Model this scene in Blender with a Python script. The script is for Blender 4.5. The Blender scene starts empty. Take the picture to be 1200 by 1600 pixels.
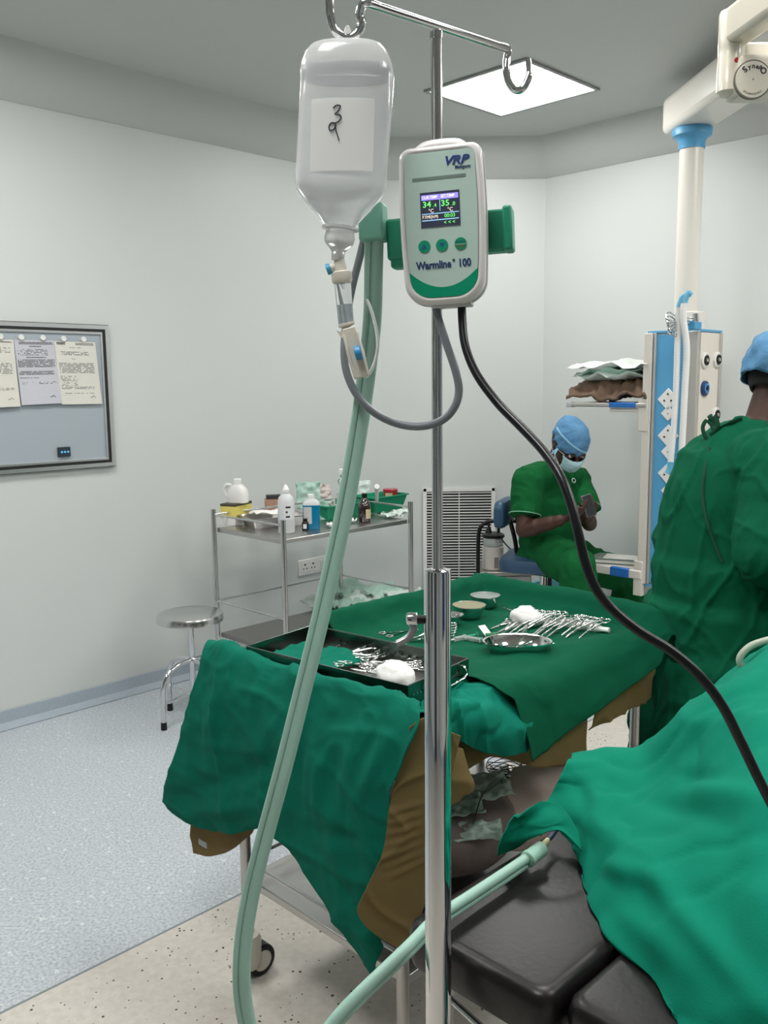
import bpy, bmesh, math, random
from mathutils import Vector, Matrix, noise
random.seed(7)
S = bpy.context.scene
COL = S.collection
PI = math.pi
SQ = math.sqrt(.5)

# ------------------------------------------------------------ camera
HC, FP, PITCH, ROLL = 1.54, 1400.0, math.radians(8.13), math.radians(0.6)
_f = Vector((0, math.cos(PITCH), -math.sin(PITCH)))
_r0 = Vector((1, 0, 0)); _u0 = Vector((0, math.sin(PITCH), math.cos(PITCH)))
_r = _r0*math.cos(ROLL) - _u0*math.sin(ROLL)
_u = _u0*math.cos(ROLL) + _r0*math.sin(ROLL)
CAMP = Vector((0, 0, HC))
cd = bpy.data.cameras.new('camera'); cam = bpy.data.objects.new('camera', cd); COL.objects.link(cam)
cd.sensor_fit = 'VERTICAL'; cd.sensor_height = 24; cd.lens = 24*FP/1600; cd.clip_start = .05; cd.clip_end = 60
cam.matrix_world = Matrix(((_r.x, _u.x, -_f.x, 0), (_r.y, _u.y, -_f.y, 0), (_r.z, _u.z, -_f.z, HC), (0, 0, 0, 1)))
S.camera = cam
# ------------------------------------------------------------ world, exposure
w = bpy.data.worlds.new('world'); S.world = w; w.use_nodes = True
w.node_tree.nodes['Background'].inputs[0].default_value = (.9, .95, 1, 1)
w.node_tree.nodes['Background'].inputs[1].default_value = .3
S.view_settings.view_transform = 'Standard'; S.view_settings.look = 'None'
S.view_settings.gamma = 1; S.view_settings.use_curve_mapping = False
S.view_settings.exposure = 0.16
PANEL_W = 20.0          # emission of the ceiling panels
CEIL = 2.97

def ray(x, y): return _f + _r*((x-600)/FP) + _u*((800-y)/FP)
def at(x, y, Y):
    d = ray(x, y); return CAMP + d*(Y/d.y)
def atz(x, y, z):
    d = ray(x, y); return CAMP + d*((z-HC)/d.z)
def onpl(x, y, p0, n):
    d = ray(x, y); n = Vector(n); return CAMP + d*((Vector(p0)-CAMP).dot(n)/d.dot(n))

# ------------------------------------------------------------ materials
MATS = {}
def mat(name, col, rough=.5, metal=0., **k):
    if name in MATS: return MATS[name]
    m = bpy.data.materials.new(name); m.use_nodes = True
    nt = m.node_tree; b = nt.nodes['Principled BSDF']
    b.inputs['Base Color'].default_value = (*col, 1); b.inputs['Roughness'].default_value = rough
    b.inputs['Metallic'].default_value = metal
    for kk, v in k.items():
        if kk == 'trans': b.inputs['Transmission Weight'].default_value = v
        elif kk == 'ior': b.inputs['IOR'].default_value = v
        elif kk == 'alpha': b.inputs['Alpha'].default_value = v
        elif kk == 'coat': b.inputs['Coat Weight'].default_value = v
        elif kk == 'sheen': b.inputs['Sheen Weight'].default_value = v
        elif kk == 'spec': b.inputs['Specular IOR Level'].default_value = v
        elif kk == 'emit':
            b.inputs['Emission Color'].default_value = (*v[0], 1); b.inputs['Emission Strength'].default_value = v[1]
    if 'bump' in k or 'vary' in k:
        tc = nt.nodes.new('ShaderNodeTexCoord')
        if 'bump' in k:
            sc, st, dist = k['bump']
            n = nt.nodes.new('ShaderNodeTexNoise'); n.inputs['Scale'].default_value = sc; n.inputs['Detail'].default_value = 5
            nt.links.new(tc.outputs['Object'], n.inputs['Vector'])
            bp = nt.nodes.new('ShaderNodeBump'); bp.inputs['Strength'].default_value = st; bp.inputs['Distance'].default_value = dist
            nt.links.new(n.outputs['Fac'], bp.inputs['Height']); nt.links.new(bp.outputs['Normal'], b.inputs['Normal'])
        if 'vary' in k:
            sc, c2 = k['vary']
            n = nt.nodes.new('ShaderNodeTexNoise'); n.inputs['Scale'].default_value = sc; n.inputs['Detail'].default_value = 6
            nt.links.new(tc.outputs['Object'], n.inputs['Vector'])
            mx = nt.nodes.new('ShaderNodeMix'); mx.data_type = 'RGBA'
            mx.inputs[6].default_value = (*col, 1); mx.inputs[7].default_value = (*c2, 1)
            nt.links.new(n.outputs['Fac'], mx.inputs[0]); nt.links.new(mx.outputs[2], b.inputs['Base Color'])
    MATS[name] = m
    return m
def s2l(r, g, b):
    f = lambda c: (c/255/12.92) if c/255 <= .04045 else ((c/255+.055)/1.055)**2.4
    return (f(r), f(g), f(b))

CHROME = mat('chrome', (.72, .72, .73), .05, 1)
STEEL = mat('steel', (.62, .62, .62), .22, 1, bump=(60, .05, .002))
STEELB = mat('brushed_steel', (.50, .49, .48), .32, 1, bump=(200, .08, .001))
STEELD = mat('dull_steel', (.34, .33, .32), .4, 1, bump=(120, .06, .001))
WPLAS = mat('white_plastic', (.80, .79, .77), .35)
GPLAS = mat('grey_plastic', (.45, .46, .48), .45)
BPLAS = mat('black_plastic', (.007, .007, .008), .38, spec=.35)
IVORY = mat('ivory_plastic', (.62, .58, .50), .35)
BLUEP = mat('blue_plastic', s2l(80, 150, 195), .4)
BLUED = mat('deep_blue_plastic', s2l(30, 105, 185), .4)
PAPER = mat('paper', (.82, .81, .77), .8)
INK = mat('ink', (.03, .03, .04), .6)
GAUZE = mat('gauze', (.85, .85, .83), .95, bump=(400, .5, .002))

# ------------------------------------------------------------ mesh builder
WM = {}
class MB:
    def __init__(s): s.v = []; s.f = []; s.mi = []; s.cur = 0
    def add(s, vs, fs):
        o = len(s.v); s.v += [Vector(p) for p in vs]; s.f += [tuple(i+o for i in f) for f in fs]; s.mi += [s.cur]*len(fs)
        return s
    def box(s, c, d, rz=0, rot=None):
        a, b, e = d[0]/2, d[1]/2, d[2]/2
        M = rot if rot else Matrix.Rotation(rz, 3, 'Z')
        vs = [Vector(c)+M @ Vector((x*a, y*b, z*e)) for x in (-1, 1) for y in (-1, 1) for z in (-1, 1)]
        return s.add(vs, [(0, 1, 3, 2), (4, 6, 7, 5), (0, 4, 5, 1), (2, 3, 7, 6), (0, 2, 6, 4), (1, 5, 7, 3)])
    def tube(s, pts, r, n=12, closed=False, flat=1., side=None, caps=True):
        pts = [Vector(p) for p in pts]; N = len(pts)
        rs = r if isinstance(r, (list, tuple)) else [r]*N
        prev = None; vs = []
        for i, p in enumerate(pts):
            if closed: t = pts[(i+1) % N]-pts[i-1]
            else: t = pts[min(i+1, N-1)]-pts[max(i-1, 0)]
            if t.length < 1e-9: t = Vector((0, 0, 1))
            t.normalize()
            if side is not None:
                a = Vector(side); a = a-t*a.dot(t)
                if a.length < 1e-6: a = t.orthogonal()
            elif prev is None: a = t.orthogonal()
            else: a = prev-t*prev.dot(t)
            if a.length < 1e-9: a = t.orthogonal()
            a.normalize(); prev = a; b = t.cross(a)
            rr = rs[i]
            if isinstance(rr, (tuple, list)): ra, rb = rr
            else: ra, rb = rr, rr*flat
            for k in range(n):
                th = 2*PI*k/n; vs.append(p+a*(ra*math.cos(th))+b*(rb*math.sin(th)))
        fs = []
        for i in range(N if closed else N-1):
            for k in range(n):
                j = (i+1) % N
                fs.append((i*n+k, i*n+(k+1) % n, j*n+(k+1) % n, j*n+k))
        if not closed and caps: fs += [tuple(range(n-1, -1, -1)), tuple((N-1)*n+k for k in range(n))]
        return s.add(vs, fs)
    def lathe(s, prof, c=(0, 0, 0), n=28, axis=None, sx=1, sy=1):
        c = Vector(c); q = Vector((0, 0, 1)).rotation_difference(Vector(axis)) if axis is not None else None
        vs = []
        for r, z in prof:
            for k in range(n):
                th = 2*PI*k/n; p = Vector((r*math.cos(th)*sx, r*math.sin(th)*sy, z))
                vs.append(c+(q @ p if q else p))
        fs = []
        for i in range(len(prof)-1):
            for k in range(n): fs.append((i*n+k, i*n+(k+1) % n, (i+1)*n+(k+1) % n, (i+1)*n+k))
        if prof[0][0] > 1e-5: fs.append(tuple(range(n-1, -1, -1)))
        if prof[-1][0] > 1e-5: fs.append(tuple((len(prof)-1)*n+k for k in range(n)))
        return s.add(vs, fs)
    def ball(s, c, r, n=12, rot=None):
        if not isinstance(r, (tuple, list)): r = (r, r, r)
        m = n//2; vs = []; M = rot or Matrix.Identity(3); c = Vector(c)
        for i in range(m+1):
            ph = PI*i/m
            for k in range(n):
                th = 2*PI*k/n
                vs.append(c+M @ Vector((r[0]*math.sin(ph)*math.cos(th), r[1]*math.sin(ph)*math.sin(th), -r[2]*math.cos(ph))))
        fs = [(i*n+k, i*n+(k+1) % n, (i+1)*n+(k+1) % n, (i+1)*n+k) for i in range(m) for k in range(n)]
        return s.add(vs, fs)
    def prism(s, outline, M, d):
        """outline in local xy, extruded d along local z, M: 4x4"""
        n = len(outline)
        vs = [M @ Vector((x, y, 0)) for x, y in outline]+[M @ Vector((x, y, d)) for x, y in outline]
        fs = [tuple(range(n-1, -1, -1)), tuple(range(n, 2*n))]+[(k, (k+1) % n, n+(k+1) % n, n+k) for k in range(n)]
        return s.add(vs, fs)
    def grid(s, g):
        nu, nv = len(g), len(g[0])
        vs = [p for r in g for p in r]
        return s.add(vs, [(i*nv+j, i*nv+j+1, (i+1)*nv+j+1, (i+1)*nv+j) for i in range(nu-1) for j in range(nv-1)])
    def build(s, name, m, parent=None, smooth=True, bevel=0, solid=0, remesh=0, sub=0, seg=2, soften=0):
        me = bpy.data.meshes.new(name)
        inv = WM[parent.name].inverted() if parent is not None and parent.name in WM else None
        vs = [inv @ p for p in s.v] if inv else s.v
        me.from_pydata([tuple(p) for p in vs], [], s.f)
        ms = m if isinstance(m, (list, tuple)) else [m]
        for q in ms: me.materials.append(q)
        for p, i in zip(me.polygons, s.mi): p.material_index = i
        bm = bmesh.new(); bm.from_mesh(me)
        bmesh.ops.remove_doubles(bm, verts=bm.verts, dist=1e-6)
        bmesh.ops.recalc_face_normals(bm, faces=bm.faces); bm.to_mesh(me); bm.free()
        o = bpy.data.objects.new(name, me); COL.objects.link(o)
        if parent is not None:
            o.parent = parent
            if parent.name in WM: WM[o.name] = WM[parent.name]
        if remesh:
            q = o.modifiers.new('r', 'REMESH'); q.mode = 'VOXEL'; q.voxel_size = remesh
            q = o.modifiers.new('s', 'SMOOTH'); q.factor = .5; q.iterations = soften or 4
            apply(o)
        if solid:
            q = o.modifiers.new('t', 'SOLIDIFY'); q.thickness = solid; q.offset = 0
        if bevel:
            q = o.modifiers.new('b', 'BEVEL'); q.width = bevel; q.segments = seg; q.limit_method = 'ANGLE'; q.angle_limit = .6
        if sub:
            q = o.modifiers.new('u', 'SUBSURF'); q.levels = sub; q.render_levels = sub
        if smooth:
            for p in o.data.polygons: p.use_smooth = True
            if smooth != 2 and not remesh: o.data.set_sharp_from_angle(angle=.75)
        return o
def apply(o):
    dg = bpy.context.evaluated_depsgraph_get(); dg.update()
    me = bpy.data.meshes.new_from_object(o.evaluated_get(dg))
    o.modifiers.clear(); old = o.data; o.data = me; bpy.data.meshes.remove(old)
def tag(o, label=None, cat=None, group=None, kind=None):
    if label: o['label'] = label
    if cat: o['category'] = cat
    if group: o['group'] = group
    if kind: o['kind'] = kind
    return o
def thing(name, label, cat, loc=(0, 0, 0), rz=0, group=None):
    o = bpy.data.objects.new(name, None); COL.objects.link(o); o.empty_display_size = .05
    o.location = loc; o.rotation_euler = (0, 0, rz)
    WM[o.name] = Matrix.Translation(loc) @ Matrix.Rotation(rz, 4, 'Z')
    return tag(o, label, cat, group)
def copy_tree(o, parent=None):
    c = o.copy(); COL.objects.link(c)
    if parent: c.parent = parent
    for ch in [q for q in bpy.data.objects if q.parent == o and q != c]: copy_tree(ch, c)
    return c
def struct(o): o['kind'] = 'structure'; return o
def cr(pts, n=8, closed=False):
    """Catmull-Rom through pts"""
    P = [Vector(p) for p in pts]; out = []; N = len(P)
    rng = N if closed else N-1
    for i in range(rng):
        if closed: a, b, c, d = P[i-1], P[i], P[(i+1) % N], P[(i+2) % N]
        else: a, b, c, d = P[max(i-1, 0)], P[i], P[i+1], P[min(i+2, N-1)]
        for k in range(n):
            t = k/n
            out.append(.5*((2*b)+(c-a)*t+(2*a-5*b+4*c-d)*t*t+(3*b-a-3*c+d)*t**3))
    if not closed: out.append(P[-1])
    return out
def rounded(w, h, r, n=5):
    o = []
    for cx, cy, a0 in ((w/2-r, h/2-r, 0), (-w/2+r, h/2-r, PI/2), (-w/2+r, -h/2+r, PI), (w/2-r, -h/2+r, 1.5*PI)):
        for k in range(n+1): o.append((cx+r*math.cos(a0+k*PI/2/n), cy+r*math.sin(a0+k*PI/2/n)))
    return o
def frame(origin, X, Yv):
    X = Vector(X).normalized(); Yv = Vector(Yv); Yv = (Yv-X*Yv.dot(X)).normalized(); Z = X.cross(Yv)
    M = Matrix((X, Yv, Z)).transposed().to_4x4(); M.translation = Vector(origin); return M
def text(body, size, M, m, name='lettering', parent=None, depth=.0004, align='LEFT', bold=0, shear=0, sx=1):
    cu = bpy.data.curves.new(name, 'FONT'); cu.body = body; cu.size = size; cu.extrude = depth; cu.offset = bold*size; cu.shear = shear
    cu.align_x = align; cu.align_y = 'CENTER'; cu.resolution_u = 3
    o = bpy.data.objects.new('tmp_text', cu); COL.objects.link(o)
    dg = bpy.context.evaluated_depsgraph_get(); dg.update()
    me = bpy.data.meshes.new_from_object(o.evaluated_get(dg)); bpy.data.objects.remove(o)
    for v in me.vertices: v.co.x *= sx
    inv = WM[parent.name].inverted() if parent is not None and parent.name in WM else Matrix.Identity(4)
    me.transform(inv @ M); me.materials.clear(); me.materials.append(m)
    q = bpy.data.objects.new(name, me); COL.objects.link(q)
    if parent is not None: q.parent = parent
    return q
def fbm(p, oct=3):
    return noise.fractal(Vector(p), 1., 2., oct)
def cloth(rows, nu, nv, name, m, parent=None, folds=(), wr=(), solid=.0025, seed=0, post=None):
    """rows: control rows of 3D points; smooth surface through them, long folds and creases added along the normal"""
    cols = [cr(r, nu) for r in rows]
    g = [cr([c[j] for c in cols], nv) for j in range(len(cols[0]))]
    A, B = len(g), len(g[0]); out = []
    for i in range(A):
        rr = []
        for j in range(B):
            p = g[i][j]
            du = g[min(i+1, A-1)][j]-g[max(i-1, 0)][j]; dv = g[i][min(j+1, B-1)]-g[i][max(j-1, 0)]
            n = du.cross(dv)
            n = n.normalized() if n.length > 1e-9 else Vector((0, 0, 1))
            if n.z < 0 and abs(n.z) > .3 or (abs(n.z) <= .3 and n.y > 0): n = -n
            h = 0
            for (a, b, amp, wd) in folds:
                ab = b-a; t = max(0, min(1, (p-a).dot(ab)/ab.dot(ab))); d = (p-(a+ab*t)).length
                h += amp*math.exp(-(d/wd)**2)*math.sin(PI*min(1, max(0, .12+t*.76)))
            for (sc, amp, st, kind) in wr:
                q = Vector((p.x*st[0], p.y*st[1], p.z*st[2]))*sc+Vector((seed, seed*1.7, 3.1))
                q += Vector((fbm(q*.5), fbm(q*.5+Vector((9, 0, 0))), 0))*.6
                v = noise.noise(q)
                if kind == 'r': v = (1-abs(v)*2.2)**3 if abs(v) < .45 else 0
                elif kind == 'v': v = -((1-abs(v)*3)**2 if abs(v) < .33 else 0)
                h += amp*v
            rr.append(p+n*h)
        out.append(rr)
    if post: out = post(out)
    return MB().grid(out).build(name, m, parent, smooth=2, solid=solid)
def hit(o, x, y, off=.003):
    from mathutils.bvhtree import BVHTree
    M = WM.get(o.name, Matrix.Identity(4)) if o.parent is None else WM.get(o.parent.name, Matrix.Identity(4))
    if o.name+'_bvh' not in hit.c:
        hit.c[o.name+'_bvh'] = BVHTree.FromPolygons([M @ v.co for v in o.data.vertices], [tuple(p.vertices) for p in o.data.polygons])
    loc, n, i, d = hit.c[o.name+'_bvh'].ray_cast(CAMP, ray(x, y).normalized())
    return (loc+n*off, n) if loc else (at(x, y, 2.5), Vector((0, -1, 0)))
hit.c = {}
# ============================================================ ROOM
U = Vector((SQ, SQ, 0)); V = Vector((SQ, -SQ, 0))
W0 = Vector((-1.759, 3.902, 0))
WALL = mat('painted_wall', s2l(208, 212, 210), .42, bump=(3, .05, .01), vary=(1.2, s2l(203, 208, 206)))
CEILM = mat('painted_ceiling', s2l(196, 199, 196), .6)
COVE = mat('cove_vinyl', s2l(150, 162, 172), .5, vary=(60, s2l(165, 176, 186)))
YB, XC = 5.65, 1.0
tA = (YB-W0.y)/SQ; cAB = W0+U*tA
cBC = Vector((XC, YB, 0))
pts = [W0-U*6.2, cAB, cBC, cBC+V*6.5]
pts.append(pts[3]-U*7.2)
names = ['wall_left', 'wall_end', 'wall_right', 'wall_near', 'wall_back']
base = {}
for i in range(5):
    a, b = pts[i], pts[(i+1) % 5]
    d = (b-a).normalized(); n = Vector((d.y, -d.x, 0))      # into the room
    mb = MB(); L = (b-a).length
    M = frame(a, d, (0, 0, 1))
    # wall slab, outer side thickness .1
    mb.add([a, b, b+Vector((0, 0, 3.05)), a+Vector((0, 0, 3.05)), a-n*.1-d*.04, b-n*.1+d*.04, b-n*.1+d*.04+Vector((0, 0, 3.05)), a-n*.1-d*.04+Vector((0, 0, 3.05))],
           [(0, 1, 2, 3), (5, 4, 7, 6), (0, 4, 5, 1), (3, 2, 6, 7), (0, 3, 7, 4), (1, 5, 6, 2)])
    struct(mb.build(names[i], WALL, smooth=False))
# sloped cornice panels and vinyl coving run round the room
def inner(off):
    out = []
    N = 5
    for i in range(N):
        p, a, b = pts[i-1], pts[i], pts[(i+1) % N]
        d1 = (a-p).normalized(); d2 = (b-a).normalized()
        n1 = Vector((d1.y, -d1.x, 0)); n2 = Vector((d2.y, -d2.x, 0))
        k = off/(1+n1.dot(n2)); out.append(a+(n1+n2)*k)
    return out
ci, co = inner(.15), inner(.002)
cn = ['left', 'end', 'right', 'near', 'back']
for i in range(5):
    a0, b0, a1, b1 = co[i], co[(i+1) % 5], ci[i], ci[(i+1) % 5]
    m_ = []
    prof = [(0, 2.76), (.05, 2.80), (.10, 2.875), (.135, 2.94), (.15, CEIL)]
    g = []
    for o_, z in prof:
        t = o_/.15; g.append([a0.lerp(a1, t)+Vector((0, 0, z)), b0.lerp(b1, t)+Vector((0, 0, z))])
    g.append([a0+Vector((0, 0, CEIL+.03)), b0+Vector((0, 0, CEIL+.03))])
    struct(MB().grid(g).build('trim_%d' % (i+1), CEILM, smooth=True))
    k0, k1 = inner(.035)[i], inner(.035)[(i+1) % 5]
    g = [[a0+Vector((0, 0, .085)), b0+Vector((0, 0, .085))],
         [a0.lerp(k0, .12)+Vector((0, 0, .083)), b0.lerp(k1, .12)+Vector((0, 0, .083))],
         [a0.lerp(k0, .3)+Vector((0, 0, .03)), b0.lerp(k1, .3)+Vector((0, 0, .03))],
         [k0+Vector((0, 0, .002)), k1+Vector((0, 0, .002))]]
    struct(MB().grid(g).build('baseboard_'+cn[i], COVE, smooth=False, solid=.002))
# floor: blue vinyl against the walls, speckled beige vinyl in the middle of the room
fm = bpy.data.materials.new('speckled_vinyl'); fm.use_nodes = True
nt = fm.node_tree; N_ = nt.nodes; Lk = nt.links; bs = N_['Principled BSDF']; bs.inputs['Roughness'].default_value = .38
tc = N_.new('ShaderNodeTexCoord')
def nz(scale, detail=4, kind='N'):
    n = N_.new('ShaderNodeTexNoise' if kind == 'N' else 'ShaderNodeTexVoronoi'); n.inputs['Scale'].default_value = scale
    if kind == 'N': n.inputs['Detail'].default_value = detail
    Lk.new(tc.outputs['Object'], n.inputs['Vector']); return n
def ramp(src, stops, out=0):
    r = N_.new('ShaderNodeValToRGB'); r.color_ramp.elements[0].position = stops[0][0]; r.color_ramp.elements[0].color = (*stops[0][1], 1)
    r.color_ramp.elements[1].position = stops[1][0]; r.color_ramp.elements[1].color = (*stops[1][1], 1)
    for p, c in stops[2:]:
        e = r.color_ramp.elements.new(p); e.color = (*c, 1)
    Lk.new(src.outputs[out], r.inputs[0]); return r
def mix(f, a, b):
    m_ = N_.new('ShaderNodeMix'); m_.data_type = 'RGBA'
    if isinstance(f, float): m_.inputs[0].default_value = f
    else: Lk.new(f, m_.inputs[0])
    Lk.new(a, m_.inputs[6]); Lk.new(b, m_.inputs[7]); return m_.outputs[2]
blue = ramp(nz(110, 3), [(.36, s2l(160, 168, 176)), (.62, s2l(196, 201, 205)), (.48, s2l(180, 187, 193))]).outputs[0]
spot = ramp(nz(38, 2), [(.64, (0, 0, 0)), (.70, (1, 1, 1))]).outputs[0]
wh = N_.new('ShaderNodeRGB'); wh.outputs[0].default_value = (*s2l(212, 215, 216), 1)
blue = mix(spot, blue, wh.outputs[0])
beige = ramp(nz(45, 3), [(.35, s2l(196, 190, 181)), (.65, s2l(206, 201, 193))]).outputs[0]
vo = nz(64, 0, 'V'); vo.inputs['Randomness'].default_value = 1
thr = nz(9, 2)
ms_ = N_.new('ShaderNodeMath'); ms_.operation = 'MULTIPLY_ADD'; ms_.inputs[1].default_value = .6; ms_.inputs[2].default_value = -.13
Lk.new(thr.outputs[0], ms_.inputs[0])
lt = N_.new('ShaderNodeMath'); lt.operation = 'LESS_THAN'; Lk.new(vo.outputs['Distance'], lt.inputs[0]); Lk.new(ms_.outputs[0], lt.inputs[1])
vcol = N_.new('ShaderNodeSeparateColor'); Lk.new(vo.outputs['Color'], vcol.inputs[0])
g2 = N_.new('ShaderNodeMath'); g2.operation = 'GREATER_THAN'; g2.inputs[1].default_value = .62; Lk.new(vcol.outputs[0], g2.inputs[0])
mm = N_.new('ShaderNodeMath'); mm.operation = 'MULTIPLY'; Lk.new(lt.outputs[0], mm.inputs[0]); Lk.new(g2.outputs[0], mm.inputs[1])
bk = N_.new('ShaderNodeRGB'); bk.outputs[0].default_value = (.03, .03, .03, 1)
beige = mix(mm.outputs[0], beige, bk.outputs[0])
# signed distance across the joint of the two vinyls
sx_ = N_.new('ShaderNodeSeparateXYZ'); Lk.new(tc.outputs['Object'], sx_.inputs[0])
df = N_.new('ShaderNodeMath'); df.operation = 'SUBTRACT'; Lk.new(sx_.outputs[0], df.inputs[0]); Lk.new(sx_.outputs[1], df.inputs[1])
gt = N_.new('ShaderNodeMath'); gt.operation = 'GREATER_THAN'; gt.inputs[1].default_value = -3.0; Lk.new(df.outputs[0], gt.inputs[0])
cp = N_.new('ShaderNodeMath'); cp.operation = 'COMPARE'; cp.inputs[1].default_value = -3.0; cp.inputs[2].default_value = .006; Lk.new(df.outputs[0], cp.inputs[0])
ln = N_.new('ShaderNodeRGB'); ln.outputs[0].default_value = (*s2l(120, 128, 128), 1)
colr = mix(cp.outputs[0], mix(gt.outputs[0], blue, beige), ln.outputs[0])
Lk.new(colr, bs.inputs['Base Color'])
bp = N_.new('ShaderNodeBump'); bp.inputs['Strength'].default_value = .15; bp.inputs['Distance'].default_value = .002
Lk.new(nz(70, 3).outputs[0], bp.inputs['Height']); Lk.new(bp.outputs[0], bs.inputs['Normal'])
mb = MB(); P5 = inner(-.08)
mb.add([p for p in P5]+[p-Vector((0, 0, .1)) for p in P5], [tuple(range(5)), tuple(range(9, 4, -1))]+[(k, k+5, (k+1) % 5+5, (k+1) % 5) for k in range(5)])
struct(mb.build('floor', fm, smooth=False))
mb = MB()
mb.add([p+Vector((0, 0, CEIL)) for p in P5]+[p+Vector((0, 0, CEIL+.1)) for p in P5], [tuple(range(4, -1, -1)), tuple(range(5, 10))]+[(k, (k+1) % 5, (k+1) % 5+5, k+5) for k in range(5)])
struct(mb.build('ceiling', CEILM, smooth=False))
# unseen doors and dark windows, added for the chrome to reflect
dm = mat('added_door_laminate', s2l(60, 70, 86), .4)
dn = -V
def on_wall(i, f_, w_, z0, z1, name, m, th=.05):
    a, b = pts[i], pts[(i+1) % 5]; wd = (b-a).normalized(); nn = Vector((wd.y, -wd.x, 0)); p = a.lerp(b, f_)
    o = MB().box(p+nn*(th/2+.004)+Vector((0, 0, (z0+z1)/2)), (w_, th, z1-z0), math.atan2(wd.y, wd.x)).build(name, m, smooth=False, bevel=.004)
    return struct(o), p, wd, nn
for k, (i, f_, w_, z0, z1, nm, m_) in enumerate(((4, .30, 1.5, .002, 2.15, 'door_added_1', dm), (4, .62, 1.0, .9, 2.1, 'window_added_1', mat('added_window_dark', (.015, .02, .03), .08)),
        (3, .22, 1.1, .002, 2.15, 'door_added_2', mat('added_door_dark', (.03, .035, .045), .35)), (3, .50, 1.6, .9, 2.1, 'window_added_2', mat('added_window_blue', (.03, .07, .16), .08)), (0, .16, 1.0, .002, 2.15, 'door_added_3', mat('added_door_dark', (.03, .035, .045))), (2, .82, 1.1, .002, 2.15, 'door_added_4', dm))):
    o, p, wd, nn = on_wall(i, f_, w_, z0, z1, nm, m_)
    if nm.startswith('door'): MB().box(p+nn*.075+wd*(w_/2-.12)+Vector((0, 0, 1.05)), (.03, .04, .3), math.atan2(wd.y, wd.x)).build('added_door_handle', CHROME, o, bevel=.006)

# ceiling light panels
LED = mat('light_diffuser', (1, 1, 1), .5, emit=((1, .985, .955), PANEL_W))
c0 = atz(800, 139, CEIL)
def panel(c, label):
    t = thing('ceiling_light', label, 'ceiling light', c, PI/4, group='recessed ceiling light panels')
    a = .298
    M0 = WM[t.name]
    fr = MB()
    for sx, sy, lx, ly in ((1, 0, .02, 2*a+.02), (-1, 0, .02, 2*a+.02), (0, 1, 2*a-.02, .02), (0, -1, 2*a-.02, .02)):
        fr.box((sx*a, sy*a, -.006), (lx, ly, .010))
    fr.v = [M0 @ p for p in fr.v]; fr.build('light_frame', mat('frame_grey', s2l(150, 152, 150), .4, .3), t, smooth=False, bevel=.002)
    q = MB().box((0, 0, -.003), (2*a-.025, 2*a-.025, .004)); q.v = [M0 @ p for p in q.v]
    q.build('diffuser', LED, t, smooth=False)
panel(c0, 'square light panel set in ceiling behind the drip hook')
for k, (a, b) in enumerate(((-2.35, 0), (0.1, 2.1), (-1.9, 1.9), (-3.6, 0.2), (-3.6, 2.1), (-1.9, 3.6), (-.0, 3.6))):  # further panels out of view, added to light the rest of the room
    c = c0+U*a+V*b
    panel(c, ['unseen square light panel in ceiling over the left aisle', 'unseen square light panel in ceiling over the gas pendant', 'unseen square light panel in ceiling over the operating table',
              'unseen square light panel in ceiling behind the photographer by the left wall', 'unseen square light panel in ceiling towards the wall of added doors', 'unseen square light panel in ceiling beyond the operating table', 'unseen square light panel in ceiling in the far right corner'][k])

# ------------------------------------------------------------ notice board on the left wall
WN = V.copy()            # wall normal into the room (left wall)
def wl(x, y, off=0): return onpl(x, y, W0+WN*off, WN)
b_tr, b_br = wl(165, 510), wl(177, 727)
zt, zb = (b_tr.z+.002), b_br.z
cR = Vector((b_tr.x, b_tr.y, 0)).lerp(Vector((b_br.x, b_br.y, 0)), .5)
BW = 1.2; hgt = zt-zb; ctr = cR-U*(BW/2)+Vector((0, 0, (zt+zb)/2))
t = thing('notice_board', 'grey magnetic notice board in a black and silver frame on left wall', 'notice board', ctr)
MBd = frame(ctr, U, (0, 0, 1))       # local x along wall, y up, z = into the wall? flip below
def bd(x, y, z): return ctr+U*x+Vector((0, 0, y))+WN*z
MB().box(ctr+WN*.008, (BW-.02, .012, hgt-.02), PI/4).build('board_panel', mat('board_grey', s2l(165, 174, 182), .35), t, smooth=False)
def ringframe(w_, h_, th, z0, z1, name, m):
    mb = MB()
    for sx, sy, lx, ly in ((0, 1, w_, th), (0, -1, w_, th), (1, 0, th, h_-2*th), (-1, 0, th, h_-2*th)):
        cx = sx*(w_/2-th/2); cy = sy*(h_/2-th/2)
        mb.box(bd(cx, cy, (z0+z1)/2), (lx, z1-z0, ly), PI/4)
    return mb.build(name, m, t, smooth=False, bevel=.0015)
ALU = mat('aluminium', (.72, .73, .74), .3, 1)
ringframe(BW, hgt, .018, .001, .026, 'outer_frame', ALU)
ringframe(BW+.006, hgt+.006, .0035, .001, .02, 'edge_line', mat('dark_line', (.03, .03, .03), .5))
ringframe(BW-.034, hgt-.034, .014, .001, .024, 'black_band', mat('gasket_black', (.012, .014, .014), .4))
ringframe(BW-.060, hgt-.060, .012, .001, .022, 'inner_frame', ALU)
sw = wl(100, 706, .02); MBx = sw
q = MB().box(sw, (.06, .014, .045), PI/4).build('control_box', mat('navy_plastic', s2l(38, 52, 66), .35), t, bevel=.003)
for k in range(3):
    MB().lathe([(0, 0), (.005, 0), (.005, .003), (0, .003)], sw+U*(-.014+.015*k)+WN*.007, 12, WN).build('indicator_light', mat('pale_blue_light', s2l(90, 160, 200), .3, emit=(s2l(90, 160, 200), .5)), q)
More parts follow.
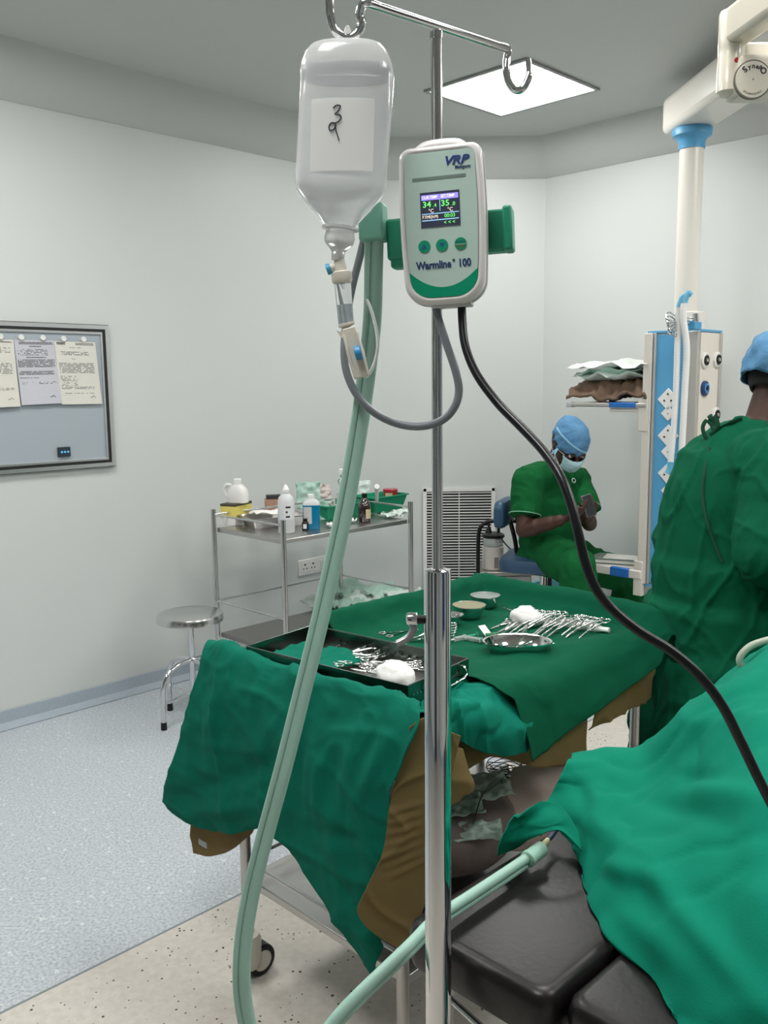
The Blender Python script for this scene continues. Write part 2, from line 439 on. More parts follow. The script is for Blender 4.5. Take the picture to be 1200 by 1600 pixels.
# pinned papers: each sheet a curled grid with lines of print as thin strips
def sheet(corners, tint, label, seed, blocks):
    tl, tr, br, bl = [wl(*c, .016) for c in corners]
    cc = (tl+tr+br+bl)/4
    o = thing('notice_sheet', label, 'paper', cc, group='printed sheets held on the notice board by magnets')
    g = []
    n = 14
    def P(u, v, off=0):
        p = tl.lerp(tr, u).lerp(bl.lerp(br, u), v)
        return p+WN*(.002+.012*v*v*(1-.4*abs(u-.5))+.003*math.sin(3*v+seed)+off)
    g = [[P(i/n, j/n) for j in range(n+1)] for i in range(n+1)]
    MB().grid(g).build('paper', mat('paper_%s' % seed, tint, .8), o, smooth=2)
    ink = MB(); rnd = random.Random(seed)
    for (v0, v1, u0, u1, dens, hh) in blocks:
        v = v0; ink = MB()
        while v < v1:
            u = u0
            while u < u1:
                l = rnd.uniform(.01, .035)
                if rnd.random() < dens:
                    e = min(u+l, u1)
                    ink.add([P(u, v, .0012), P(e, v, .0012), P(e, v+hh, .0012), P(u, v+hh, .0012)], [(0, 1, 2, 3)])
                u += l+.007
            v += .021
        if ink.f: ink.build('print_block', mat('print_grey', (.12, .12, .13), .8), o, smooth=False)
    sg = MB(); pp = [P(.72+.018*k, .88+.012*math.sin(k*2.1)*(1 if k % 2 else -1), .0015) for k in range(9)]
    sg.tube(cr(pp, 4), .0008, 5).build('signature', INK, o)
    return o
sheet([(-44, 528), (21, 531), (30, 635), (-36, 638)], s2l(214, 212, 202), 'white printed sheet cut off by the left edge of the photo', 11,
      [(.03, .05, .3, .95, 1, .014), (.12, .2, .1, .9, .5, .01), (.35, .5, .1, .9, .7, .01), (.72, .75, .4, .9, .7, .01)])
sheet([(22, 531), (84, 532), (95, 630), (32, 633)], s2l(196, 196, 204), 'greyish printed sheet with tables, in the middle of the board', 12,
      [(.03, .06, .1, .95, 1, .014), (.09, .1, .35, .65, 1, .014), (.14, .24, .05, .8, .55, .01), (.26, .27, .25, .75, 1, .014), (.3, .41, .03, .95, .9, .012), (.48, .54, .03, .9, .9, .012), (.58, .59, .03, .5, .8, .01), (.65, .69, .05, .95, .3, .009)])
sheet([(84, 533), (148, 535), (158, 631), (95, 632)], s2l(216, 214, 205), 'white printed letter at the right end of the board', 13,
      [(.01, .04, .05, .25, 1, .02), (.02, .05, .5, .95, 1, .012), (.09, .11, .35, .65, .7, .01), (.16, .21, .1, .8, .6, .01), (.27, .28, .2, .5, .6, .01), (.34, .5, .05, .9, .8, .009), (.55, .7, .05, .45, .5, .008), (.72, .75, .05, .85, .8, .009), (.82, .83, .1, .9, .5, .008)])
for k, (x, y) in enumerate([(0, 526), (32.5, 527), (66.5, 528), (99, 529.5), (130, 530.5)]):
    c = wl(x, y, .016)
    o = MB().lathe([(0, 0), (.013, 0), (.013, .006), (.011, .009), (.006, .009), (.0055, .0075), (0, .0075)], c, 20, WN).build('magnet', WPLAS)
    tag(o, ['round white magnet at the left edge of the photo', 'round white magnet over the left corner of the grey sheet', 'round white magnet over the right part of the grey sheet',
            'round white magnet over the left corner of the right sheet', 'round white magnet over the right corner of the right sheet'][k], 'magnet', 'white magnets on the notice board')

# ------------------------------------------------------------ wall socket under the trolley
t = thing('wall_socket', 'white double wall socket with a switch seen under the trolley', 'socket', wl(488, 885))
sc_ = wl(488, 884, .005)
def sp(x, y, z): return sc_+U*x+Vector((0, 0, y))+WN*z
q = MB().box(sc_, (.215, .011, .092), PI/4).build('faceplate', WPLAS, t, bevel=.003)
for dx in (-.062, .0):
    m_ = MB().box(sp(dx, .0, .006), (.05, .004, .06), PI/4).build('socket_module', WPLAS, q, bevel=.001)
    h = MB()
    for hx, hy, rr in ((0, .016, .005), (-.012, -.008, .0035), (.012, -.008, .0035)): h.box(sp(dx+hx, hy, .0085), (rr*2, .001, rr*2.2), PI/4)
    h.build('pin_hole', BPLAS, m_, smooth=False)
MB().box(sp(.07, 0, .007), (.028, .008, .055), PI/4).build('rocker_switch', mat('off_white', (.7, .7, .68), .4), q, bevel=.002)

# ------------------------------------------------------------ return air grille on the end wall
gx0, gx1 = at(661, 763, YB).x, at(773, 763, YB).x; gz1, gz0 = at(716, 762, YB).z, at(716, 912, YB).z
gc = Vector(((gx0+gx1)/2, YB-.012, (gz0+gz1)/2)); gw, gh = gx1-gx0, gz1-gz0
t = thing('air_grille', 'white louvred return air grille low on the end wall', 'air grille', (gc.x, gc.y, gz0))
fr = MB(); b_ = .022
fr.box(gc+Vector((0, 0, gh/2-b_/2)), (gw, .02, b_)).box(gc-Vector((0, 0, gh/2-b_/2)), (gw, .02, b_))
fr.box(gc+Vector((gw/2-b_/2, 0, 0)), (b_, .02, gh)).box(gc-Vector((gw/2-b_/2, 0, 0)), (b_, .02, gh))
fr.build('grille_frame', WPLAS, t, smooth=False, bevel=.002)
MB().box(gc+Vector((0, .0105, 0)), (gw-.03, .002, gh-.03)).build('dark_backing', BPLAS, t, smooth=False)
ns = 32
for k in range(ns):
    z = gz0+b_+(gh-2*b_)*(k+.5)/ns
    MB().box((gc.x, gc.y-.002, z), (gw-2*b_, .004, .0072), rot=Matrix.Rotation(.12, 3, 'X')).build('louvre', WPLAS, t, smooth=False)
MB().box(gc+Vector((0, -.008, 0)), (.005, .003, gh-.04)).build('centre_bar', WPLAS, t, smooth=False)
# ============================================================ STEEL TROLLEY BY THE WALL
L1 = Vector((-.823, 4.278, 0)); L2 = Vector((-.446, 3.904, 0)); L3 = L2+U*.82; L4 = L1+U*.82
tw = (L2-L1).length
t = thing('steel_trolley', 'two shelf stainless steel trolley against the left wall with bottles on top', 'trolley', (L1+L3)/2)
for p in (L1, L2, L3, L4):
    MB().tube([p+Vector((0, 0, .12)), p+Vector((0, 0, .95))], .0125, 14).lathe([(.0135, 0), (.0135, .004), (0, .006)], p+Vector((0, 0, .947)), 14).build('post', STEEL, t)
    q = MB().lathe([(.018, 0), (.03, .004), (.03, .016), (.026, .02), (.03, .024), (.03, .04), (.02, .048)], p+Vector((0, 0, .115)), 20).build('buffer', IVORY, t)
    q = MB().tube([p+V*.0+U*.012+Vector((0, 0, .04)), p-U*.012+Vector((0, 0, .04))], .04, 20).build('caster_wheel', BPLAS, t, bevel=.004)
    MB().box(p+Vector((0, 0, .09)), (.03, .03, .05), PI/4).build('caster_fork', STEELD, q, bevel=.003)
ZS = .862; ZL = .34
cT = (L1+L3)/2
def trp(s, r, z=0): return L1+U*s+V*r+Vector((0, 0, z))
for nm, z, m_ in (('top_shelf', ZS, STEELB), ('lower_shelf', ZL, STEELD)):
    MB().box((cT.x, cT.y, z-.012), (.80, tw-.02, .022), PI/4).build(nm, m_, t, bevel=.003)
R_ = .935
rl = MB()
rail = [(L1, L4), (L4, L3), (L1, L2)]
for a, b in rail:
    d = (b-a).normalized()
    MB().tube([a+Vector((0, 0, R_-.01)), b+Vector((0, 0, R_-.01))], .005, 10).build('guard_rail', STEEL, t)
for a, b in ((L1, L4), (L4, L3), (L1, L2)):
    MB().tube([a+Vector((0, 0, .50)), b+Vector((0, 0, .50))], .005, 10).build('lower_rail', STEEL, t)

def onT(x, y, z=ZS): return atz(x, y, z)
def bottle(name, label, cat, x, y, prof, m, cap=None, capm=None, lab=None, sx=1, sy=1, group=None, rz=PI/4):
    p = onT(x, y) if len(x) == 0 else x
def put(name, label, cat, px, py, z=ZS, group=None, rz=0):
    p = atz(px, py, z); return thing(name, label, cat, p, rz, group), p
HDPE = mat('cloudy_plastic', (.80, .82, .83), .35, trans=.25, ior=1.2)
# jerry can on a yellow box
t, p = put('cardboard_box', 'yellow and white box under the white jug at trolley corner', 'box', 370, 817)
M_ = Matrix.Rotation(PI/4+.35, 3, 'Z')
MB().box(p+Vector((0, 0, .018)), (.15, .085, .035), PI/4+.35).build('white_base', mat('card_white', (.75, .75, .72), .7), t, bevel=.001)
MB().box(p+Vector((0, 0, .068)), (.15, .085, .065), PI/4+.35).build('carton', mat('card_yellow', s2l(226, 210, 110), .6), t, bevel=.001)
MB().box(p+Vector((0, 0, .098)), (.1515, .0865, .012), PI/4+.35).build('printed_band', mat('card_band', s2l(70, 66, 48), .6), t, bevel=.001)
pj = p+Vector((0, 0, .101))
t = thing('plastic_jug', 'white plastic jug with side handle standing on the yellow box', 'jug', pj)
Mj = Matrix.Translation(pj) @ Matrix.Rotation(-.35, 4, 'Z')
mb = MB(); rings = []
for z, a, b in ((0, .045, .03), (.004, .052, .036), (.045, .052, .036), (.07, .045, .033), (.088, .028, .024), (.094, .018, .018), (.10, .018, .018)):
    rings.append([Mj @ Vector((.012+a*math.copysign(abs(math.cos(k*PI/12))**.7, math.cos(k*PI/12))*1, b*math.copysign(abs(math.sin(k*PI/12))**.7, math.sin(k*PI/12)), z)) for k in range(25)])
mb.grid(rings); mb.add(rings[0][:-1], [tuple(range(24))]).build('jug_body', WPLAS, t)
MB().tube([Mj @ Vector(q) for q in cr([(-.02, 0, .085), (-.05, 0, .088), (-.062, 0, .065), (-.052, 0, .035), (-.035, 0, .02)], 5)], .009, 10).build('handle', WPLAS, t)
MB().lathe([(.02, 0), (.02, .02), (.017, .023), (0, .023)], Mj @ Vector((.012, 0, .098)), 20).build('cap', WPLAS, t)
# steel instrument tray (shallow) on the trolley
def basin(c, lx, ly, h, taper, th, rz, M=None):
    mb = MB(); M = Matrix.Translation(c) @ Matrix.Rotation(rz, 4, 'Z')
    def ring(w_, l_, z, r): return [M @ Vector((x, y, z)) for x, y in rounded(w_, l_, r, 4)]
    rs = [ring(lx-2*taper, ly-2*taper, 0, .012), ring(lx, ly, h, .016), ring(lx+.016, ly+.016, h, .02), ring(lx+.016, ly+.016, h-.004, .02), ring(lx+.004, ly+.004, h-.004, .016)]
    n = len(rs[0])
    for r in rs: r.append(r[0])
    mb.grid(rs); mb.add(rs[0][:-1], [tuple(range(n))])
    return mb
t, p = put('steel_tray', 'shallow steel tray with folded papers in it on trolley', 'tray', 428, 820)
basin(p, .29, .19, .05, .018, .001, PI/4-.30).build('tray_body', STEELB, t, solid=.0015)
t2 = thing('folded_sheet', 'folded white paper lying across the steel tray on trolley', 'paper', p+Vector((-.02, 0, .052)))
c_ = p+Vector((-.03, .01, .053))
mbp = MB(); g = [[c_+Matrix.Rotation(.5, 3, 'Z') @ Vector(((i/6-.5)*.16, (j/6-.5)*.11, .010+.008*math.sin(i*1.3+j))) for j in range(7)] for i in range(7)]
mbp.grid(g).build('paper', PAPER, t2, solid=.001)
# brown box with dark lid
t, p = put('small_carton', 'small brown carton with dark top behind the steel tray', 'box', 428, 806)
MB().box(p+Vector((0, 0, .055)), (.09, .06, .07), .2).build('carton', mat('card_brown', s2l(165, 125, 105), .7, vary=(30, s2l(185, 150, 130))), t, bevel=.001)
MB().box(p+Vector((0, 0, .1)), (.075, .05, .022), .2).build('lid', mat('card_dark', s2l(50, 48, 46), .6), t, bevel=.002)
# big white wash bottle
t, p = put('wash_bottle', 'large cloudy white bottle with nozzle top at front of trolley', 'bottle', 448, 832)
MB().lathe([(0, 0), (.036, 0), (.039, .004), (.039, .145), (.034, .165), (.02, .18), (.013, .186), (.013, .192)], p, 28).build('bottle_body', HDPE, t)
MB().lathe([(.017, 0), (.017, .014), (.013, .018), (.006, .034), (.003, .036), (0, .036)], p+Vector((0, 0, .188)), 20).build('nozzle_cap', WPLAS, t)
def wraplabel(c, r, z0, z1, a0, a1, m, par, name='label_sticker', n=10):
    g = [[c+Vector((r*math.cos(a), r*math.sin(a), z)) for z in (z0, z1)] for a in [a0+(a1-a0)*k/n for k in range(n+1)]]
    return MB().grid(g).build(name, m, par, smooth=2)
LB = mat('label_print', (.72, .73, .73), .6, vary=(260, (.30, .31, .32)))
lb = wraplabel(p, .0396, .065, .135, -PI/2-.1, -PI/2+1.0, mat('label_white', (.75, .76, .77), .6), t)
pr = MB()
for k in range(3):
    a = -PI/2+.05; z = .125-.022*k
    wraplabel(p, .0399, z-.007, z+.002, a, a+(.6, .25, .5)[k], INK, lb, 'lettering', 4)
# blue bottle
BLUEL = mat('blue_liquid', s2l(20, 150, 200), .12, trans=.55, ior=1.2, coat=.5)
t, p = put('blue_bottle', 'clear square bottle of bright blue liquid at front of trolley', 'bottle', 487, 826)
def sqprof(c, prof, rz, n=6):
    M = Matrix.Translation(c) @ Matrix.Rotation(rz, 4, 'Z'); rs = []
    for w_, l_, z, r in prof:
        q = [M @ Vector((x, y, z)) for x, y in rounded(w_, l_, r, n)]; q.append(q[0]); rs.append(q)
    mb = MB().grid(rs); mb.add(rs[0][:-1], [tuple(range(len(rs[0])-1))]); mb.add(rs[-1][:-1], [tuple(range(len(rs[-1])-1))]); return mb
sqprof(p, [(.078, .056, 0, .014), (.082, .06, .004, .016), (.082, .06, .115, .016)], .1).build('liquid', BLUEL, t)
sqprof(p, [(.082, .06, .115, .016), (.080, .058, .125, .016), (.055, .045, .138, .016), (.028, .028, .144, .0135)], .1).build('bottle_shoulder', HDPE, t)
MB().lathe([(.016, 0), (.016, .02), (.014, .022), (0, .022)], p+Vector((0, 0, .143)), 18).build('cap', WPLAS, t)
q = MB().box(p+Matrix.Rotation(.1, 3, 'Z') @ Vector((-.018, -.0308, .068)), (.038, .001, .08), .1).build('label_sticker', LB, t, smooth=False)
# small dark bottle
t, p = put('dark_vial', 'small black bottle with white label beside the blue bottle', 'bottle', 477, 828)
MB().lathe([(0, 0), (.014, 0), (.016, .003), (.016, .035), (.010, .042)], p, 18).build('bottle_body', BPLAS, t)
MB().lathe([(.011, 0), (.011, .012), (0, .013)], p+Vector((0, 0, .042)), 18).build('cap', BPLAS, t)
wraplabel(p, .0164, .008, .03, -PI/2-.6, -PI/2+.5, mat('label_white', (.75, .76, .77), .6), t)
# green baskets
GRB = mat('green_basket', s2l(12, 138, 100), .38)
def basket(label, px, py, lx, ly, h, rz):
    t, p = put('green_basket', label, 'basket', px, py)
    basin(p, lx, ly, h, .022, .002, rz).build('basket_body', GRB, t, solid=.003)
    return p
pb1 = basket('open green plastic basket behind the blue bottle', 528, 806, .28, .17, .07, PI/4)
pb2 = basket('open green plastic basket at the right end of trolley holding packs and a red tub', 595, 796, .26, .17, .082, PI/4)
# brown bottle
AMB = mat('amber_glass', (.02, .008, .006), .08, coat=1)
t, p = put('antiseptic_bottle', 'dark brown bottle with black cap and cream label on trolley', 'bottle', 570, 815)
MB().lathe([(0, 0), (.028, 0), (.031, .004), (.031, .075), (.029, .085), (.018, .11), (.012, .118), (.012, .128)], p, 28).build('bottle_body', AMB, t)
MB().lathe([(.014, 0), (.014, .018), (.012, .02), (0, .02)], p+Vector((0, 0, .122)), 18).build('cap', BPLAS, t)
wraplabel(p, .0314, .018, .065, -PI/2+.2, -PI/2+1.3, mat('label_cream', s2l(215, 208, 175), .6, vary=(200, s2l(180, 170, 120))), t)
# red tub standing in the basket
p = Vector((pb2.x, pb2.y, 0))+U*.075-V*.0
t = thing('red_tub', 'round red tub with cream label in the right green basket', 'tub', p+Vector((0, 0, ZS+.004)))
MB().lathe([(0, 0), (.03, 0), (.036, .004), (.038, .088)], p+Vector((0, 0, ZS+.004)), 24).build('tub_body', mat('red_plastic', s2l(170, 32, 36), .35), t)
MB().lathe([(.041, 0), (.041, .014), (.038, .017), (0, .017)], p+Vector((0, 0, ZS+.09)), 24).build('lid', mat('red_plastic_lid', s2l(160, 40, 48), .3), t)
wraplabel(p, .0385, ZS+.06, ZS+.088, -PI/2-.8, -PI/2+.3, mat('label_cream', s2l(215, 208, 175), .6), t)
# packets: crumpled soft translucent pouches
PK = mat('sterile_pouch', s2l(168, 200, 186), .5, bump=(70, .4, .004))
PKW = mat('sterile_pouch_white', s2l(205, 220, 212), .5, bump=(70, .4, .004))
def pouch(name, label, cat, c, lx, ly, rz, m=PK, amp=.012, seed=0, tilt=(0, 0), th=.008, group=None, n=14):
    t = thing(name, label, cat, c, 0, group)
    R3 = Matrix.Rotation(rz, 3, 'Z') @ Matrix.Rotation(tilt[0], 3, 'X') @ Matrix.Rotation(tilt[1], 3, 'Y')
    top = []; bot = []
    for i in range(n+1):
        a, b = [], []
        for j in range(n+1):
            u, v = i/n-.5, j/n-.5
            e = (1-(2*u)**4)*(1-(2*v)**4)
            h = noise.noise(Vector((u*5+seed, v*5, seed)))*amp*1.6
            h2 = noise.noise(Vector((u*11+seed, v*11, 2)))*amp*.7
            a.append(Vector(c)+R3 @ Vector((u*lx*(1+.1*noise.noise(Vector((v*3, seed, 0)))), v*ly*(1+.1*noise.noise(Vector((u*3, seed, 5)))), max(.002, th*e*.5+h+h2+amp))))
            b.append(Vector(c)+R3 @ Vector((u*lx*(1+.1*noise.noise(Vector((v*3, seed, 0)))), v*ly*(1+.1*noise.noise(Vector((u*3, seed, 5)))), max(0, -th*e*.5+h+h2+amp*1)-.0006)))
        top.append(a); bot.append(b)
    mb = MB().grid(top); mb.grid(bot)
    per = [(i, 0) for i in range(n)]+[(n, j) for j in range(n)]+[(i, n) for i in range(n, 0, -1)]+[(0, j) for j in range(n, 0, -1)]
    mb.add([top[i][j] for i, j in per]+[bot[i][j] for i, j in per], [(k, (k+1) % len(per), len(per)+(k+1) % len(per), len(per)+k) for k in range(len(per))])
    o = mb.build('pouch_body', m, t, smooth=2)
    return t
for k, (x, y, lx, ly, rz, m_, lab) in enumerate([(612, 808, .10, .07, .5, PKW, 'crumpled pale pouch in front of the right green basket'), (628, 803, .09, .06, .2, PKW, 'crumpled pale pouch nearest the right trolley post'),
        (545, 817, .07, .05, .9, GAUZE, 'white folded gauze left of the brown bottle'), (523, 823, .08, .05, .3, GAUZE, 'white folded gauze beside the blue bottle')]):
    pouch('gauze_pack' if m_ is GAUZE else 'sterile_pouch', lab, 'pouch', atz(x, y, ZS+.002), lx, ly, rz, m_, .012, k+1)
for k, (dx, dv, rz, lab) in enumerate([(-.08, 0, .3, 'pale green pouch standing in the left part of the right basket'), (-.02, .02, 1.2, 'pale green pouch standing in the middle of the right basket')]):
    c = Vector((pb2.x, pb2.y, ZS+.012))+U*dx+V*dv
    pouch('sterile_pouch', lab, 'pouch', c, .11, .10, rz, PK, .012, k+20, tilt=(1.0, 0))
for k, (dx, dv, rz, m_, lab) in enumerate([(-.10, 0, .3, PK, 'green pouch heap at left end of the left basket'), (-.03, .01, 1.4, mat('pouch_pinkish', s2l(205, 195, 190), .6), 'crumpled whitish pouch rising out of the left basket')]):
    c = Vector((pb1.x, pb1.y, ZS+.02))+U*dx+V*dv
    pouch('sterile_pouch', lab, 'pouch', c, .12, .13, rz, m_, .014, k+30, tilt=(1.1, 0))
for k, (x, y, z, lx, ly, rz, m_, lab_) in enumerate([(482, 796, .075, .13, .15, .15, PK, 'tall mint green pouch standing behind the blue bottle'), (503, 790, .075, .10, .08, .5, mat('pouch_pinkish', s2l(205, 195, 190), .6), 'crumpled whitish wrapper on top of the left basket heap'),
        (560, 786, .07, .14, .12, -.2, PKW, 'clear pouch standing between hose and brown bottle')]):
    pouch('sterile_pouch', lab_, 'pouch', atz(x, y, ZS)+Vector((0, 0, z)), lx, ly, rz, m_, .016, 130+k, tilt=(1.25, 0))
# beaker of scissors in the left basket
c = Vector((pb1.x, pb1.y, ZS+.004))+U*.055
t = thing('blue_beaker', 'translucent blue beaker holding tools in the left green basket', 'beaker', c)
MB().lathe([(0, 0), (.034, 0), (.04, .09), (.042, .092), (.0385, .09), (.032, .004), (0, .004)], c, 24).build('beaker_body', mat('blue_clear', s2l(60, 140, 180), .15, trans=.5, ior=1.2), t)
for k, (dx, dy, h_, m_, lab) in enumerate([(.01, 0, .15, mat('dark_blue_handle', s2l(40, 60, 80), .4), 'dark handled tool standing in the blue beaker'), (-.012, .004, .16, STEEL, 'steel tool standing in the blue beaker'),
        (.0, -.012, .15, WPLAS, 'white handled tool standing in the blue beaker')]):
    a = c+Vector((dx*.5, dy*.5, .008)); b = c+Vector((dx*2.2, dy*2.2, h_))
    o = MB().tube([a, a.lerp(b, .6), b], [.003, .004, .007], 8).tube(cr([b+Vector((.011*math.cos(q), 0, .011+.011*math.sin(q))) for q in [k2*PI/4 for k2 in range(8)]], 2), .0025, 6).build('hand_tool', m_)
    tag(o, lab, 'tool')
# long white headed brush leaning out of the basket, and white tube in right basket
a, b = Vector((pb1.x, pb1.y, ZS+.01))+U*.11, at(533, 742, 4.35)
t = thing('handled_brush', 'grey handled brush with white head standing behind the green hose', 'brush', a)
MB().tube([a, a.lerp(b, .5), b], [.005, .009, .005], 10).build('handle', mat('slate_handle', s2l(60, 80, 92), .45), t)
MB().lathe([(.009, 0), (.011, .008), (.011, .026), (.006, .03), (0, .03)], b, 14).build('brush_head', WPLAS, t)
a, b = Vector((pb2.x, pb2.y, ZS+.02))-U*.03, at(589, 760, 4.4)
o = MB().tube([a, a.lerp(b, .7), b], [.008, .01, .013], 12).build('white_tube', WPLAS); tag(o, 'white plastic tube leaning in the right green basket', 'tube')
# kidney bowl
t, p = put('small_steel_bowl', 'small steel bowl with green rim between the white and blue bottles', 'bowl', 470, 812)
MB().lathe([(0, 0), (.025, 0), (.04, .03), (.043, .03), (.041, .027), (.026, -.0), (0, .003)], p, 24).build('bowl_body', STEEL, t)
# packs on the lower shelf
for k, (x, y, z, lx, ly, rz, m_, tl_, lab) in enumerate([(508, 946, .0, .24, .16, .55, PKW, .15, 'flat pale green pouch at left of the lower trolley shelf'), (545, 925, .05, .26, .2, 1.0, PK, .5, 'large pouch leaning up at back of the lower trolley shelf'),
        (572, 940, .02, .22, .16, -.3, PKW, .2, 'pale pouch in the middle of the lower trolley shelf'), (600, 930, .04, .22, .16, .9, PK, .3, 'green pouch lying at right of the lower trolley shelf'),
        (548, 948, .01, .22, .12, .6, PK, .1, 'green pouch at front of the lower trolley shelf'), (632, 938, .03, .2, .13, .3, PKW, .35, 'whitish pouch at the right end of the lower trolley shelf')]):
    pouch('sterile_pouch', lab, 'pouch', atz(x, y, ZL+z+.004), lx, ly, rz, m_, .024, 40+k, tilt=(tl_, 0))

# ============================================================ STOOL
cs = atz(297, 963, .49); ang0 = math.radians(20)
t = thing('revolving_stool', 'round stainless steel stool beside the trolley', 'stool', (cs.x, cs.y, 0))
bz = .498
B = Vector((cs.x, cs.y, 0))
MB().lathe([(0, bz-.006), (.13, bz-.008), (.146, bz-.026), (.152, bz-.026), (.152, bz-.004), (.147, bz+.006), (.13, bz+.010), (0, bz+.013)], B, 48).build('seat', STEEL, t)
MB().lathe([(.05, bz-.05), (.05, bz-.026), (0, bz-.026)], B, 24).build('seat_hub', CHROME, t)
MB().tube([B+Vector((0, 0, .12)), B+Vector((0, 0, bz-.03))], .0135, 16).build('centre_column', CHROME, t)
for k, a in enumerate((math.radians(232), math.radians(142), math.radians(52), math.radians(-38))):
    d = Vector((math.cos(a), math.sin(a), 0))
    lg = MB().tube(cr([B+d*.012+Vector((0, 0, .285)), B+d*.09+Vector((0, 0, .275)), B+d*.15+Vector((0, 0, .24)), B+d*.172+Vector((0, 0, .17)), B+d*.176+Vector((0, 0, .02))], 6), .0115, 12).build('leg', CHROME, t)
    MB().lathe([(.014, 0), (.0145, .002), (.0135, .035), (0, .036)], B+d*.176, 14).build('rubber_foot', BPLAS, lg)
    MB().tube([B+d*.01+Vector((0, 0, .135)), B+d*.174+Vector((0, 0, .115))], .0035, 8).build('brace_rod', CHROME, t)

# ============================================================ INSTRUMENT TABLE
A0 = Vector((-.394, 2.159, 0)); TL, TW, TZ = 1.0, .60, .85
def TP(s, r, z=TZ): return A0+U*s+V*r+Vector((0, 0, z))
t = thing('instrument_trolley', 'steel instrument trolley under green and brown drapes', 'trolley', TP(TL/2, TW/2, 0))
cc = TP(TL/2+.01, TW/2, 0)
MB().box((cc.x, cc.y, TZ-.02), (TL-.06, TW-.05, .025), PI/4).build('table_top', STEELD, t, bevel=.003)
MB().box((cc.x, cc.y, .272), (TL-.02, TW-.02, .02), PI/4).build('lower_shelf', STEELB, t, bevel=.003)
for s, r in ((0, 0), (0, TW), (TL, 0), (TL, TW)):
    ss = .02 if s == 0 else TL-.02; rr = .02 if r == 0 else TW-.02
    p = TP(ss, rr, 0)
    lg = MB().tube([p+Vector((0, 0, .11)), p+Vector((0, 0, TZ-.02))], .0145, 16).build('leg', STEELB, t)
    ca = MB().lathe([(.022, .03), (.032, .05), (.034, .11), (.028, .125), (.016, .13), (.016, .14)], p, 20).build('caster_housing', IVORY, t)
    w_ = MB().tube([p+U*.03+V*.02+Vector((0, 0, .042)), p+U*.03-V*.02+Vector((0, 0, .042))], .042, 24).build('caster_wheel', BPLAS, ca, bevel=.005)
    MB().tube([p+U*.03+V*.022+Vector((0, 0, .042)), p+U*.03-V*.022+Vector((0, 0, .042))], .028, 24).build('wheel_disc', IVORY, ca, bevel=.003)
for (a, b) in (((.02, .02), (.02, TW-.02)), ((.02, .02), (TL-.02, .02)), ((TL-.02, .02), (TL-.02, TW-.02)), ((.02, TW-.02), (TL-.02, TW-.02))):
    pa, pb = TP(*a, .33), TP(*b, .33)
    if a == (.02, .02) and b == (.02, TW-.02) or True:
        MB().tube([pa, pb], .005, 8).build('shelf_rail', STEEL, t)

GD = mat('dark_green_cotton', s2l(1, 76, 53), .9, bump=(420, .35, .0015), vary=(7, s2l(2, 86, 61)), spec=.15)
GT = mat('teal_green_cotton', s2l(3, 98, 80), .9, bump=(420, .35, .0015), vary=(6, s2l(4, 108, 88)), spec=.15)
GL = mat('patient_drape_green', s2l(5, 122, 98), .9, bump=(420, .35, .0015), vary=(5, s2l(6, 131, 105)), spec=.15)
BR = mat('khaki_cotton', s2l(112, 96, 62), .92, bump=(420, .35, .0015), vary=(9, s2l(122, 105, 70)), spec=.12)
CW = [(9, .006, (1, 1, 1), 'n'), (5, .006, (1, 1, 1), 'r')]
TZc = TZ+.004
# dark cloth spread over the far two thirds of the table
def prof_s(a):  # position along table, height above the top
    return a
def dark_cloth():
    S_ = [(.300, .0), (.306, .0), (.36, .0), (.44, .0), (.52, 0), (.6, 0), (.7, 0), (.8, 0), (.88, 0), (.93, .004), (.96, .03), (.98, .058), (1.0, .068), (1.022, .05), (1.032, -.02), (1.038, -.12), (1.045, -.22)]
    R__ = [(-.04, -.20), (-.035, -.10), (-.025, -.01), (-.012, .05), (.01, .066), (.03, .055), (.056, .022), (.09, .004), (.15, 0), (.25, 0), (.35, 0), (.45, 0), (.53, .002), (.585, .002), (.61, -.004), (.635, -.2), (.652, -.5), (.664, -.75), (.672, -1.0)]
    g = []
    for (s, hs) in S_:
        row = []
        hang = max(.04, .16-.14*(s-.34))
        for (r, hr) in R__:
            near = r > .62
            if near: hr = hr*hang
            if hs >= 0 and hr >= 0: h = max(hs, hr)
            elif hs < 0 and hr < 0: h = min(hs*(.4 if near else 1), hr)*1.1
            elif hs < 0: h = hs*(1-.5*max(0, r)/.6)+max(hr, 0)*.3
            else: h = hr+hs*(.9 if near else 1)
            ss = s
            if s < .42: ss = s+.012*math.sin(r*14)+(.05*(r-.6)/.07 if near else 0)
            row.append(TP(ss, r, TZc+h))
        g.append(row)
    return g
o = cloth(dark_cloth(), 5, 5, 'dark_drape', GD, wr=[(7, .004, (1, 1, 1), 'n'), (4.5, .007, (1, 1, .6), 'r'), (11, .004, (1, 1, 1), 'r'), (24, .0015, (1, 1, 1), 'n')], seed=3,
          folds=[(TP(.4, .5, TZc), TP(1.0, .62, TZc), .010, .03), (TP(.6, .1, TZc), TP(.95, .35, TZc), .004, .02), (TP(.45, .3, TZc), TP(.7, .6, TZc), .005, .02)])
tag(o, 'dark green cotton drape over the far part of the instrument trolley', 'drape')

